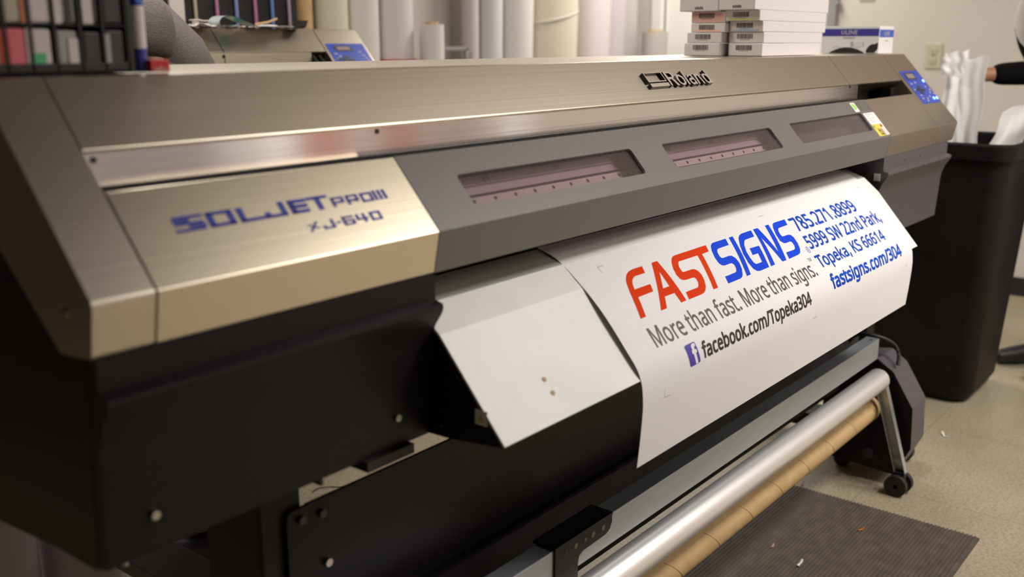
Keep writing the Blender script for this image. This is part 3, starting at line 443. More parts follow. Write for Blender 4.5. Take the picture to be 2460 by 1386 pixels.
# gray front cover with three windows
def rrect(x0, x1, y0, y1, r, n=4):
    out = []
    for cx, cy, a in ((x1 - r, y0 + r, -90), (x1 - r, y1 - r, 0), (x0 + r, y1 - r, 90), (x0 + r, y0 + r, 180)):
        out += [(cx + r * cos(radians(a + 90 * i / n)), cy + r * sin(radians(a + 90 * i / n))) for i in range(n + 1)]
    return out
def plate(mb, loops, fn, th, m):
    fill(mb, loops, lambda u, v: fn(u, v, 0), m); fill(mb, loops, lambda u, v: fn(u, v, -th), m)
    for l in loops:
        n = len(l); mb.add([fn(p[0], p[1], 0) for p in l] + [fn(p[0], p[1], -th) for p in l], [[i, (i + 1) % n, n + (i + 1) % n, n + i] for i in range(n)], m)
WIN = [(.602, 1.0785, .0290, .0855), (1.1885, 1.672, .0275, .0850), (1.781, 2.252, .0282, .0881)]
gc = MB(); VT = .1292
plate(gc, [[(.5055, 0), (2.3435, 0), (2.3435, VT), (.5055, VT)]] + [rrect(*w_, .008)[::-1] for w_ in WIN], sl, .005, M['gray'])
gc.prism([(0, 0), LIP, (.030, -.0597), (.030, -.0565), (.0150, -.0565), (.005, -.003)], .5055, 2.3435, M['gray'])
gc.prism([CT, (.098, .087), (.095, .084), (.084, .0925)], .5055, 2.3435, M['gray'])
gcv = gc.build('front_cover', PR, 30, label='gray painted front cover with three windows')
for w_ in WIN:
    p = MB(); x0, x1, y0, y1 = w_[0] - .006, w_[1] + .006, w_[2] - .006, w_[3] + .006
    v8 = [sl(x, v, o) for x in (x0, x1) for v in (y0, y1) for o in (-.0055, -.0075)]
    p.add(v8, [(0, 1, 3, 2), (4, 6, 7, 5), (0, 4, 5, 1), (2, 3, 7, 6), (0, 2, 6, 4), (1, 5, 7, 3)], M['pane'])
    p.build('viewing_pane', gcv, 0)
M['lilac'] = mat('rail_lilac_gray', (.62, .54, .58), .4); M['strip'] = mat('scale_strip', (.85, .78, .74), .4)
def slab(mb, x0, x1, v0, v1, o0, o1, m):
    v8 = [sl(x, v, o) for x in (x0, x1) for v in (v0, v1) for o in (o0, o1)]
    return mb.add(v8, [(0, 1, 3, 2), (4, 6, 7, 5), (0, 4, 5, 1), (2, 3, 7, 6), (0, 2, 6, 4), (1, 5, 7, 3)], m)
cr = MB(); slab(cr, .51, 1.74, .0815, .0960, -.040, -.032, M['lilac']); slab(cr, .51, 1.74, .0670, .0810, -.046, -.036, M['lilac']); slab(cr, .51, 1.74, .0965, .14, -.060, -.048, M['purple_gray'])
slab(cr, 1.75, 2.33, .02, .14, -.055, -.050, M['purple_gray']); slab(cr, .51, 1.74, .02, .066, -.060, -.050, M['purple_gray'])
cr.build('carriage_rail', PR, 0)
st = MB(); slab(st, .51, 1.74, .0480, .0620, -.040, -.036, M['strip'])
for i in range(24):
    x = .55 + i * .0505
    st.tube(sl(x, .0550, -.036), sl(x, .0550, -.0354), .0034, M['bscrew'], 10)
for i in range(6): st.tube(sl(.70 + i * .185, .0885, -.032), sl(.70 + i * .185, .0885, -.028), .006, M['screw'], 10)
st.build('screw_strip', PR)
# stickers at the right end of the gray cover
lb = MB(); ls = lambda u, v: sl(u, v, .0005); ls2 = lambda u, v: sl(u, v, .0008)
Q = lambda m, x0, x1, v0, v1, f=ls: fill(lb, [[(x0, v0), (x1, v0), (x1, v1), (x0, v1)]], f, m)
Q(M['labelw'], 2.224, 2.2555, .0921, .1230); Q(M['green'], 2.231, 2.2480, .0995, .1195, ls2)
Q(M['labelw'], 2.2615, 2.3440, .0457, .0845); Q(M['yellow'], 2.2615, 2.316, .0058, .0455); Q(M['pinkl'], 2.3035, 2.3435, .0058, .0300, ls); Q(M['labelw'], 2.316, 2.3435, .030, .0457, ls)
Q(M['orange'], 2.3175, 2.3340, .0330, .0440, ls2); Q(M['bars'], 2.3200, 2.3300, .0355, .0400, lambda u, v: sl(u, v, .0011))
for i in range(5): Q(M['purple_gray'], 2.268, 2.268 + (.062, .03, .055, .028, .040)[i], .0790 - i * .0065, .0800 - i * .0065, ls2)
for q in ((2.284, 2.300, .022, .026), (2.284, 2.288, .012, .022), (2.296, 2.300, .012, .026), (2.284, 2.306, .010, .013), (2.303, 2.306, .007, .012), (2.286, 2.292, .026, .030)): Q(M['bars'], *q, ls2)
for q in ((2.267, 2.272, .035, .042), (2.272, 2.279, .036, .038), (2.267, 2.292, .0305, .0312)): Q(M['slot'], *q, ls2)
lb.build('sticker', PR, 0, label='white, green and yellow stickers by the third window')
lb = MB()
Q(M['slot'], 2.272, 2.338, .1205, .1222); Q(M['slot'], 2.270, 2.275, .095, .122)
for i in range(6): Q(M['slot'], 2.278, 2.278 + (.044, .052, .040, .048, .052, .03)[i], .1165 - i * .004, .1175 - i * .004)
Q(M['slot'], 2.326, 2.334, .110, .118); Q(M['slot'], 2.328, 2.338, .0955, .104); Q(M['slot'], 2.270, 2.322, .0945, .0955)
lb.build('printed_notice', PR, 0, label='dark printed notice on the gray cover')
# control panel
cp = MB(); plate(cp, [rrect(2.800, 2.974, .0850, .2165, .004)], lambda u, v, o: sl(u, v, o + .0009), .0008, M['membrane'])
cpo = cp.build('control_panel', cm, 0, label='blue control panel with lit blue lamps')
d = MB(); plate(d, [[(2.824, .1815), (2.915, .1815), (2.915, .2090), (2.824, .2090)]], lambda u, v, o: sl(u, v, o + .0018), .001, M['lcdframe'])
plate(d, [[(2.838, .1865), (2.903, .1865), (2.903, .2035), (2.838, .2035)]], lambda u, v, o: sl(u, v, o + .0024), .0008, M['lcd']); d.build('display', cpo, 0)
for (x, v) in ((2.9601, .1726), (2.9338, .1019), (2.9640, .1016)):
    d = MB(); d.tube(sl(x, v, .0008), sl(x, v, .0022), .0050, M['led'], 12); d.build('indicator_lamp', cpo)
for (x, v) in ((2.8662, .139), (2.838, .1408), (2.894, .1372), (2.872, .1509), (2.860, .1273)):
    d = MB(); c = sl(x, v, .0014); plate(d, [rrect(x - .011, x + .011, v - .0055, v + .0055, .002)], lambda u, v_, o: sl(u, v_, o + .0022), .0014, M['lcdframe']); d.build('arrow_button', cpo, 0)
for (x, v) in ((2.826, .165), (2.868, .168), (2.816, .142), (2.935, .149), (2.955, .136), (2.94, .125), (2.968, .118), (2.83, .105), (2.872, .104), (2.835, .118), (2.905, .110), (2.862, .095)):
    d = MB(); plate(d, [rrect(x - .007, x + .007, v - .0032, v + .0032, .001)], lambda u, v_, o: sl(u, v_, o + .0018), .001, M['pencil']); d.build('key', cpo, 0)
# raised badge on the hood
BADGE = {'frame':[[(12833,2505),(13547,2514),(13551,2265),(12835,2259)],[(12861,2482),(13512,2488),(13524,2291),(12870,2287)]],
'bar':[[(12843,2224),(13569,2231),(13565,2146),(12842,2137)]],
'R':[[(13617,2509),(13859,2508),(13927,2468),(13951,2394),(13920,2345),(13871,2322),(13896,2300),(13973,2147),(13882,2141),(13804,2306),(13704,2310),(13684,2147),(13625,2143)],[(13694,2466),(13834,2466),(13880,2419),(13872,2374),(13822,2366),(13716,2365)]],
'o':[[(14049,2400),(14107,2426),(14201,2421),(14297,2364),(14322,2271),(14294,2189),(14223,2145),(14126,2136),(14043,2189),(14004,2282)],[(14096,2352),(14163,2373),(14225,2339),(14252,2273),(14241,2218),(14192,2188),(14139,2186),(14078,2234)]],
'l':[[(14358,2515),(14424,2516),(14434,2151),(14361,2144)]],
'a':[[(14517,2385),(14555,2412),(14649,2416),(14706,2388),(14722,2350),(14763,2151),(14690,2147),(14687,2164),(14647,2142),(14565,2136),(14508,2189),(14503,2269),(14536,2305),(14614,2321),(14657,2319),(14664,2352),(14633,2376),(14585,2373),(14561,2346),(14489,2334)],[(14565,2252),(14631,2271),(14695,2262),(14699,2219),(14668,2193),(14607,2186),(14567,2215)]],
'n':[[(14815,2418),(14878,2420),(14877,2406),(14953,2420),(15008,2402),(15042,2339),(15092,2152),(15027,2150),(14978,2337),(14962,2369),(14907,2367),(14892,2335),(14864,2147),(14801,2145)]],
'd':[[(15359,2512),(15425,2515),(15443,2153),(15357,2147),(15349,2166),(15322,2143),(15242,2142),(15177,2192),(15147,2298),(15159,2374),(15204,2406),(15289,2413),(15365,2391)],[(15237,2362),(15287,2371),(15345,2334),(15367,2247),(15348,2204),(15294,2185),(15247,2199),(15214,2276)]]}
bd = MB()
for ps in BADGE.values():
    lo = [[(p[0] / 1e4, p[1] / 1e4) for p in l] for l in ps]
    fill(bd, lo, lambda u, v: sl(u, v, .008), M['badge'])
    for l in lo:
        n = len(l); bd.add([sl(p[0], p[1], .0078) for p in l] + [sl(p[0], p[1], 0) for p in l], [[i, (i + 1) % n, n + (i + 1) % n, n + i] for i in range(n)], M['badge_side'])
bd.build('badge', hood, 0, label='raised silver badge with black sides')
# lower black fronts
lowp = [LIP, (.0116, -.098), (-.003, -.102), (-.004, -.108), (-.001, -.116), (.012, -.135), (.0225, -.165), (.0305, -.303), (.06, -.312), (.20, -.315), (.20, -.06)]
lp = MB().prism(lowp, .0035, .5055, M['black']).build('lower_front_panel', PR, 25, label='black panel under the lettered cover')
for x, z in ((.0605, -.2575), (.4385, -.2575)):
    MB().tube((x, .0285, z), (x, .022, z), .0052, M['screw'], 14).build('screw', lp)
MB().box(.375, .465, .02, .10, -.3175, -.303, M['dark']).build('foot_tab', lp)
MB().box(.30, .305, .03, .05, -.312, -.304, M['dark']).build('clip', lp)
rp = MB().prism(lowp, 2.337, 2.9385, M['purple_gray']).build('lower_front_panel', PR, 25, label='gray violet panel under the control module')
for x in (2.52, 2.66): MB().tube((x, .0118, -.083), (x, .0108, -.083), .0035, M['bscrew'], 12).build('screw', rp)
MB().box(2.3355, 2.337, .018, .036, -.126, -.106, M['labelw']).build('warning_sticker', rp, 0, label='small white sticker with yellow triangle')
# apron: pale folded plate over a black box section
apx0, apx1 = .507, 2.288
ap_t = [(.10, -.0945), (.046, -.1135), (.004, -.1485), (-.1145, -.2870)]
ab = MB().prism([(.10, -.104), (.046, -.1195), (.004, -.154), (-.1120, -.2905), (-.007, -.3020), (.10, -.305)], apx0, apx1 - .002, M['black']).build('apron_body', PR, 20)
apl = MB()
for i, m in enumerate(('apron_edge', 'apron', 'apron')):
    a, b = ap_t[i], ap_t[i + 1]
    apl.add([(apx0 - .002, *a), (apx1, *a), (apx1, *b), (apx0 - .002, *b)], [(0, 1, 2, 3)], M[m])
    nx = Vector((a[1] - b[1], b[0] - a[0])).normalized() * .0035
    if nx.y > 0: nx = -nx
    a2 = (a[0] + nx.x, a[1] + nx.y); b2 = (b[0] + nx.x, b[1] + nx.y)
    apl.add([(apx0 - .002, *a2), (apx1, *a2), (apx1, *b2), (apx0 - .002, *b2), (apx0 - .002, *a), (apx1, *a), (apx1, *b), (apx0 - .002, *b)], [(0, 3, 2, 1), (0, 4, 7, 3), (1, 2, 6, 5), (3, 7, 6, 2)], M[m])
for p in ((.6502, -.0719, -.2375), (.6512, -.0874, -.2555)):
    q = Vector((0, -.7584, .6518)); apl.tube(Vector(p), Vector(p) + q * .0012, .0042, M['card'], 10)
apl.build('apron_plate', PR, 20, label='pale metal plate the vinyl slides over')
for y, z in ((-.028, -.205), (-.068, -.258), (.004, -.285)): MB().tube((apx0, y, z), (apx0 - .0015, y, z), .003, M['screw'], 10).build('screw', ab)
ws = MB().box(apx0 - .0012, apx0, -.082, -.060, -.266, -.244, M['labelw']); ws.prism([(-.077, -.261), (-.065, -.261), (-.071, -.249)], apx0 - .0018, apx0 - .001, M['yellow']); ws.build('warning_sticker', ab, 0, label='small white sticker with yellow triangle')
# stand
for x0 in (.267, 2.655):
    lg = MB(); lg.box(x0, x0 + .072, .122, .25, FL + .10, -.30, M['black'], .004); lgo = lg.build('stand_leg', PR)
    MB().box(x0 - .02, x0 + .09, -.05, .75, FL + .055, FL + .105, M['black'], .004).build('stand_foot', PR)
    for y in (-.02, .70):
        c = MB(); c.tube((x0 + .02, y, FL + .03), (x0 + .05, y, FL + .03), .03, M['rubber'], 20); c.box(x0 + .015, x0 + .055, y - .02, y + .02, FL + .035, FL + .06, M['black']); c.build('caster', PR)
MB().box(.262, .345, .25, .74, -.585, -.555, M['purple_gray'], .003).build('media_arm', PR)
cpn = MB(); cpn.prism([(.306, -.400), (.306, -.60), (2.60, -.60), (2.60, -.380), (.346, -.380), (.340, -.3815), (.314, -.3815), (.308, -.386)], .1195, .1135, M['black'], 'y'); cpn.box(.306, 2.60, .098, .1195, -.600, -.592, M['black']); cpn.box(.345, 2.60, .128, .134, -.80, -.59, M['dark'])
cpno = cpn.build('cross_panel', PR, 20)
for x, z in ((.330, -.398), (.367, -.402), (.3735, -.482), (.4, -.56)): MB().tube((x, .1135, z), (x, .107, z), .0062, M['screw'] if z < -.45 else M['bscrew'], 12).build('screw', cpno)
mp = MB().box(2.36, 2.41, .075, .08, -.60, -.545, M['zinc']); mp.box(2.382, 2.390, .0745, .075, -.585, -.565, M['bscrew']); mp.build('bracket_plate', PR, 0, label='small gray slotted plate')
bt = MB().tube((.06, .10, -.345), (.06, .10, -.30), .004, M['screw'], 10); bt.build('levelling_bolt', PR)

# ------------------------------------------------------------------ take-up unit
TU = thing('take_up_unit', 'take-up unit with silver rail, silver roller and dark drive box along the printer foot', 'take-up unit', (1.5, 0, FL))
rl = MB().box(.15, 2.40, -.0005, .038, -.661, -.5985, M['alu'], .0015).build('guide_rail', TU, label='square silver rail')
MB().tube((2.372, .015, -.5985), (2.372, .015, -.5978), .005, M['bscrew'], 12).build('hole', rl)
MB().tube((.2, -.011, -.721), (2.392, -.011, -.721), .033, M['roller'], 40).build('dancer_roller', TU, 50, label='round satin silver roller')
rim = MB(); rim.tube((2.392, -.011, -.721), (2.402, -.011, -.721), .0325, M['roller'], 40, r1=.026); rim.build('roller_cap', TU, 20)
def channel(mb, p0, p1, w_, d_, m, x0, x1):
    """U channel strut lying in the printer's depth direction"""
    p0 = Vector(p0); p1 = Vector(p1); a = (p1 - p0).normalized(); b = Vector((a.y, -a.x))
    for q, h in ((-w_ / 2, .002), (w_ / 2 - .002, .002)):
        c = [p0 + b * q, p0 + b * (q + h), p1 + b * (q + h), p1 + b * q]; mb.prism([tuple(v) for v in c], x0, x1, m)
    c = [p0 - b * w_ / 2, p0 + b * w_ / 2, p1 + b * w_ / 2, p1 - b * w_ / 2]; mb.prism([tuple(v) for v in c], x1 - .002, x1, m)
s_ = MB(); channel(s_, (-.010, -.735), (-.094, -1.008), .032, .02, M['zinc'], 2.408, 2.430); so = s_.build('strut', TU, 20, label='slanted zinc strut')
MB().tube((2.404, -.080, -.965), (2.412, -.080, -.965), .007, M['screw'], 12).build('bolt', so)
s_ = MB(); channel(s_, (-.010, -.735), (-.094, -1.008), .032, .02, M['zinc'], .20, .222); s_.build('strut', TU, 20)
for x in (2.42, .21):
    c = MB(); c.tube((x + .012, -.092, FL + .033), (x + .030, -.092, FL + .033), .033, M['rubber'], 28); c.tube((x - .030, -.088, FL + .033), (x - .012, -.088, FL + .033), .033, M['rubber'], 28)
    c.tube((x - .030, -.09, FL + .033), (x + .030, -.09, FL + .033), .007, M['bscrew'], 12); c.box(x - .012, x + .012, -.108, -.07, FL + .03, FL + .075, M['rubber'], .003); c.build('caster', TU, 40)
bx = [(.024, -.680), (-.031, -.713), (-.097, -.817), (-.103, -.943), (-.060, -1.037), (.152, -1.026), (.16, -.70)]
bxo = MB(); bxo.prism(bx, 2.46, 2.465, M['black']); bxo.prism([(p[0] + (.004 if p[0] < 0 else -.004), p[1]) for p in bx], 2.465, 2.60, M['purple_gray'], bev=.004); bo = bxo.build('drive_box', TU, 20, label='faceted gray violet drive box')
MB().tube((2.459, .02, -.985), (2.452, .02, -.985), .017, M['bscrew'], 24).build('knob', bo)
MB().tube((2.460, .035, -.835), (2.446, .035, -.835), .05, M['rubber'], 28).build('flange', bo, label='black core flange')
for y in (0.12, ):
    c = MB(); c.tube((2.51, y, FL + .025), (2.55, y, FL + .025), .025, M['rubber'], 20); c.build('caster', TU)
pp = [(2.50 + .02 * sin(t * 3), .055 + .085 * cos(t), -.70 + .085 * sin(t)) for t in [pi * (.05 + i * .05) for i in range(20)]]
MB().path(pp, .006, M['rubber']).build('cable', TU, label='loop of black cable')
# black bracket clamped over the rail
br = MB(); br.prism([(.777, .045), (.958, .045), (.958, -.004), (.777, -.004)], -.5985, -.594, M['black'], 'z')
fr = [(.777, -.594), (.955, -.594), (.955, -.612), (.948, -.624), (.935, -.630), (.862, -.632), (.850, -.637), (.846, -.648), (.846, -1.0), (.777, -1.0)]
br.prism(fr, -.0045, -.0005, M['black'], 'y'); bro = br.build('bracket', TU, 20, label='black steel bracket with holes')
for x, r in ((.925, .0055), (.892, .0058), (.868, .0035), (.838, .0055), (.808, .005)): MB().tube((x, -.0046, -.613), (x, -.0051, -.613), r, M['dark' if x < .83 else 'slot'], 14).build('hole', bro)
lw = MB().box(.777, .846, -.0005, .10, -1.0, FL + .05, M['black']); lw.build('bracket_leg', TU)
M['seam'] = mat('tube_seam', (.36, .23, .10), .8)
sm = MB().tube((.25, .035, -.836), (2.446, .035, -.836), .043, M['card'], 40, inner=.038)
for j in range(14):
    x0 = .5 + j * .17
    sm.path([(x0 + .10 * t / 14, .035 + .0432 * cos(2.2 + t * .16), -.836 + .0432 * sin(2.2 + t * .16)) for t in range(15)], .0006, M['seam'], 5)
CC = tag(sm.build('cardboard_core', None, 50), 'long brown cardboard core tube under the silver roller', 'cardboard tube')

# ------------------------------------------------------------------ the printed banner
BP = [(.10, -.0915), (.056, -.1074), (.0037, -.1467), (-.039, -.1864), (-.0813, -.2360), (-.1110, -.2760), (-.1202, -.3178), (-.1183, -.3767), (-.1126, -.4415)]
def crom(P, n=12):
    P = [Vector(p) for p in P]; out = []
    for i in range(len(P) - 1):
        p0 = P[max(i - 1, 0)]; p1 = P[i]; p2 = P[i + 1]; p3 = P[min(i + 2, len(P) - 1)]
        out += [.5 * ((2 * p1) + (-p0 + p2) * t + (2 * p0 - 5 * p1 + 4 * p2 - p3) * t * t + (-p0 + 3 * p1 - 3 * p2 + p3) * t ** 3) for t in [k / n for k in range(n)]]
    return out + [P[-1]]
BD = crom(BP); BS = [0]
for i in range(1, len(BD)): BS.append(BS[-1] + (BD[i] - BD[i - 1]).length)
def bn(u, s, off=.0):
    s = min(max(s, 0), BS[-1]); i = 0
    while i < len(BS) - 2 and BS[i + 1] < s: i += 1
    t = (s - BS[i]) / (BS[i + 1] - BS[i]); p = BD[i].lerp(BD[i + 1], t)
    j0, j1 = max(i - 1, 0), min(i + 2, len(BD) - 1); d = (BD[j1] - BD[j0]).normalized()
    n = Vector((d.y, -d.x)); n = -n if n.x > 0 else n
    return (u, p.x + n.x * off, p.y + n.y * off)
BX0, BX1 = .8575, 2.2375
ban = MB()
ban.grid(lambda u, v: bn(BX0 + u * (BX1 - BX0), v * BS[-1]), 2, 96, M['paper']); ban.grid(lambda u, v: bn(BX0 + u * (BX1 - BX0), v * BS[-1], -.0007), 2, 96, M['paper'])
for x in (BX0, BX1): ban.add([bn(x, BS[-1] * i / 96) for i in range(97)] + [bn(x, BS[-1] * i / 96, -.0007) for i in range(97)], [[i, i + 1, 98 + i, 97 + i] for i in range(96)], M['paper'])
ban.add([bn(BX0, BS[-1]), bn(BX1, BS[-1]), bn(BX1, BS[-1], -.0007), bn(BX0, BS[-1], -.0007)], [(0, 1, 2, 3)], M['paper'])
cuts = [.004 * i for i in range(20, 90)]
on = lambda u, s: bn(u, s, .0002)
on2 = lambda u, s: bn(u, s, .0004)
LOGO = {'F':[[(9421,2016),(9601,2012),(9737,1638),(10253,1631),(10324,1478),(9792,1478),(9856,1366),(9914,1307),(9988,1265),(10082,1239),(10426,1240),(10500,1088),(10142,1091),(10013,1111),(9890,1158),(9784,1231),(9710,1317),(9612,1494)]],
'A':[[(10106,2014),(10316,2012),(10469,1799),(10812,1800),(10830,2015),(11023,2009),(11040,1085),(10838,1084)],[(10841,1314),(10805,1642),(10582,1643)]],
'ST':[[(12941,1081),(12859,1237),(12565,1245),(12269,2007),(12085,2009),(12385,1241),(11655,1238),(11596,1266),(11529,1346),(11509,1420),(11513,1465),(11548,1476),(11862,1479),(11942,1494),(12002,1546),(12030,1645),(11990,1771),(11899,1898),(11807,1964),(11712,2000),(11601,2010),(11118,2013),(11165,1860),(11626,1858),(11689,1829),(11744,1768),(11762,1691),(11727,1648),(11657,1645),(11443,1641),(11342,1626),(11276,1581),(11258,1479),(11308,1343),(11413,1208),(11515,1133),(11601,1095),(11685,1085)]],
'S2':[[(13807,1079),(13723,1241),(13251,1245),(13173,1268),(13114,1324),(13080,1410),(13096,1458),(13144,1473),(13409,1471),(13507,1492),(13577,1565),(13583,1688),(13511,1832),(13407,1942),(13331,1987),(13239,2005),(12699,2008),(12746,1853),(13193,1850),(13261,1833),(13322,1776),(13348,1695),(13316,1645),(13244,1636),(13011,1636),(12926,1618),(12864,1552),(12880,1408),(12963,1258),(13074,1143),(13157,1099),(13237,1080)]],
'I':[[(13947,1080),(14127,1079),(13702,2004),(13520,2007)]],
'G':[[(14997,1077),(14907,1243),(14476,1248),(14385,1275),(14265,1357),(14147,1507),(14105,1666),(14108,1797),(14169,1842),(14436,1845),(14524,1635),(14274,1634),(14355,1469),(14787,1481),(14577,2003),(14136,2007),(14015,1984),(13930,1912),(13900,1754),(13960,1536),(14092,1339),(14261,1176),(14384,1109),(14532,1080)]],
'N':[[(15108,1070),(15333,1073),(15363,1761),(15698,1072),(15885,1073),(15456,2000),(15252,2000),(15128,1330),(14871,1998),(14674,2005)]],
'S3':[[(16747,1072),(16650,1231),(16172,1237),(16111,1254),(16032,1325),(15997,1413),(16020,1464),(16303,1466),(16410,1487),(16460,1567),(16435,1734),(16357,1877),(16250,1959),(16143,1986),(15598,2000),(15660,1839),(16084,1845),(16159,1821),(16215,1754),(16223,1666),(16170,1633),(15945,1636),(15850,1621),(15767,1542),(15816,1368),(15943,1192),(16054,1106),(16158,1072)]]}
for kx, ps in LOGO.items():
    fill(ban, [[(p[0] / 1e4, p[1] / 1e4) for p in l] for l in ps], on, M['red'] if kx in ('F', 'A', 'ST') else M['blue'], cuts)
def line(s, x0, x1, base, cap, m, bold=0):
    for lp in text_loops(s, x0, x1, base, cap, bold, -1): fill(ban, lp, on, m, cuts)
line('785.271.8899', 1.688, 2.066, .1468, .0365, M['blue2'], 18)
line('5999 SW 22nd Park,', 1.684, 2.157, .1972, .0335, M['blue2'], 18)
line('Topeka, KS 66614', 1.674, 2.106, .2462, .0300, M['blue2'], 18)
line('fastsigns.com/304', 1.684, 2.155, .3015, .0310, M['blue2'], 27)
line('More than fast. More than signs.', .9400, 1.6400, .2583, .0366, M['tag'], 9)
line('TM', 1.6350, 1.6530, .2235, .0090, M['tag'], 2)
line('facebook.com/Topeka304', 1.0680, 1.5565, .3105, .0270, M['ink'], 24)
# registered mark: ring and letter
cx, cy, rx, ry = 1.668, .1965, .0080, .0085
el = lambda k: [(cx + rx * k * cos(2 * pi * i / 20), cy + ry * k * sin(2 * pi * i / 20)) for i in range(20)]
fill(ban, [el(1), el(.82)[::-1]], on, M['blue2']); line('R', cx - .003, cx + .0035, cy + .0042, .0084, M['blue2'], 2)
ICON = [(10133,2778),(10148,2761),(10180,2753),(10454,2751),(10494,2756),(10508,2783),(10524,2921),(10545,3070),(10548,3121),(10525,3141),(10424,3150),(10226,3154),(10193,3151),(10172,3126),(10159,3000),(10147,2904)]
ICF = [(10485,2778),(10474,2832),(10425,2838),(10427,2885),(10474,2889),(10482,2941),(10432,2951),(10461,3137),(10381,3141),(10349,2951),(10313,2944),(10318,2886),(10347,2872),(10337,2819),(10358,2788),(10399,2769)]
fill(ban, [[(p[0] / 1e4, p[1] / 1e4) for p in ICON]], on, M['icon'], cuts); fill(ban, [[(p[0] / 1e4, p[1] / 1e4) for p in ICF]], on2, M['paper'], cuts)
for x, s, dx, ds in ((.9327, .084, .018, .013), (.9275, .3454, .018, -.013), (2.19, .084, -.018, .010), (2.19, .335, -.014, -.012)):
    a = .0007; fill(ban, [[(x, s - a), (x + dx, s - a), (x + dx, s + a), (x, s + a)]], on, M['mark']); fill(ban, [[(x - a, s), (x + a, s), (x + a, s + ds), (x - a, s + ds)]], on, M['mark'])
for x, s in ((1.5918, .0808), (1.5742, .3449)): fill(ban, [[(x - .012, s - .0007), (x + .012, s - .0007), (x + .012, s + .0007), (x - .012, s + .0007)]], on, M['mark'])
tag(ban.build('vinyl_banner', None, 60), 'white printed vinyl banner hanging out of the printer, red, blue and black lettering', 'banner')

# ------------------------------------------------------------------ ribbed floor mat and litter
mb = MB(); pr = [(-.362, FL), (-.362, FL + .004)]
y = -.354
while y < .255: pr += [(y, FL + .0042), (y + .0022, FL + .0070), (y + .0058, FL + .0070), (y + .008, FL + .0042)]; y += .0105
pr += [(.262, FL + .004), (.262, FL)]
tag(mb.prism(pr, .25, 2.270, M['matm']).build('floor_mat', None, 20), 'dark brown ribbed rubber mat on the floor along the front of the printer', 'mat')
def scrap(p, a, l, w_, m, label, g=None, curl=.006):
    d = Vector((cos(a), sin(a), 0)); n = Vector((-sin(a), cos(a), 0)); c = Vector(p)
    o = MB().sheet(lambda u, v: tuple(c + d * (u - .5) * l + n * ((v - .5) * w_ + .004 * sin(u * 5)) + Vector((0, 0, curl * (u - .4) ** 2 * 4))), 6, 2, m, .0006).build('paper_scrap', None, 0)
    return tag(o, label, 'paper scrap', g)
scrap((1.818, -.036, FL + .0085), .3, .030, .006, M['labelw'], 'thin white paper sliver on the ribbed mat')
scrap((2.986, -.066, FL + .002), 1.1, .032, .006, M['labelw'], 'thin white paper sliver on the bare floor by the waste bin')
scrap((2.103, -.092, FL + .0085), -.2, .020, .005, M['orange'], 'tiny orange paper scrap on the ribbed mat')
scrap((2.30, .16, FL + .002), .6, .014, .006, M['boxw'], 'tiny pale paper crumb on the floor near the take-up caster')
scrap((1.86, .059, FL + .0085), .9, .007, .005, M['salmon'], 'tiny pinkish crumb on the ribbed mat')
M['thread'] = mat('dark_thread', (.05, .04, .035), .8)
tag(MB().path([(1.315 + .03 * t, 1.30 - .02 * t + .03 * sin(t * 1.1), FL + .003) for t in range(7)], .0015, M['thread'], 6).build('thread', None), 'dark bit of thread on the floor behind the printer', 'thread')
# ------------------------------------------------------------------ containers under the left end
for x, y, r, lab in ((.19, .86, .098, 'white plastic canister under the left end of the printer, further left'), (.385, .86, .084, 'white plastic canister under the left end of the printer, nearer the stand leg')):
    t = thing('plastic_canister', lab, 'canister', (x, y, FL), 'white canisters below the printer')
    b = MB(); b.tube((x, y, FL), (x, y, FL + .56), r, M['white_plastic'], 40); b.tube((x, y, FL + .56), (x, y, FL + .61), r, M['white_plastic'], 40, r1=r * .45); b.build('canister_body', t, 40)
    MB().tube((x, y, FL + .61), (x, y, FL + .645), r * .42, M['labelw'], 24).build('screw_cap', t, 30)
# ------------------------------------------------------------------ cartons stacked on the printer
def barcode(mb, y0, y1, z0, z1, x):
    random.seed(int(y0 * 1e4) + int(z0 * 1e4)); y = y0
    while y < y1:
        w_ = random.choice((.0011, .0016, .0024)); mb.box(x - .0004, x, y, min(y + w_, y1), z0, z1, M['bars']); y += w_ + random.choice((.0009, .0014))
def carton(x0, x1, y0, y1, z0, z1, face, stripe, bar, label, group):
    mb = MB(); mb.box(x0, x1, y0, y1, z0, z1, M['boxw'], .0018); o = tag(mb.build('carton', None, 0), label, 'box', group)
    e = MB(); e.box(x0 - .0006, x0 + .0003, y0 + .0025, y1 - .0025, z0 + .002, z1 - .002, face)
    if stripe: e.box(x0 - .0010, x0, y0 + .012, y1 - .012, z0 + .0014, z0 + .0060, stripe)
    e.build('end_flap', o, 0)
    if bar == 'code':
        b = MB(); yc = (y0 + y1) / 2 + .004; barcode(b, yc - .023, yc + .023, z1 - .0175, z1 - .0045, x0 - .0006)
        for i in range(6): b.box(x0 - .0009, x0, yc - .014 + i * .005, yc - .011 + i * .005, z1 - .0205, z1 - .0190, M['slot'])
        b.build('barcode', o, 0)
    elif bar == 'word':
        b = MB(); yc = (y0 + y1) / 2
        for i in range(8): b.box(x0 - .0009, x0, yc - .013 + i * .0032, yc - .0108 + i * .0032, z0 + .0045, z0 + .0105 + (i % 3) * .001, M['bars'])
        b.build('printed_word', o, 0)
T0 = .2167
gA, gB = 'cartons in the left stack on the printer', 'cartons in the right stack on the printer'
carton(1.995, 2.40, .358, .465, T0, .2495, M['boxend'], None, 'code', 'bottom carton of the left stack of flat white cartons on the printer', gA)
carton(2.000, 2.40, .356, .460, .2500, .2775, M['boxend'], None, 'code', 'second carton from the bottom of the left stack on the printer', gA)
carton(2.000, 2.41, .347, .449, .2780, .3020, M['boxend'], M['salmon'], 'code', 'flat carton with salmon stripe in the middle of the left stack', gA)
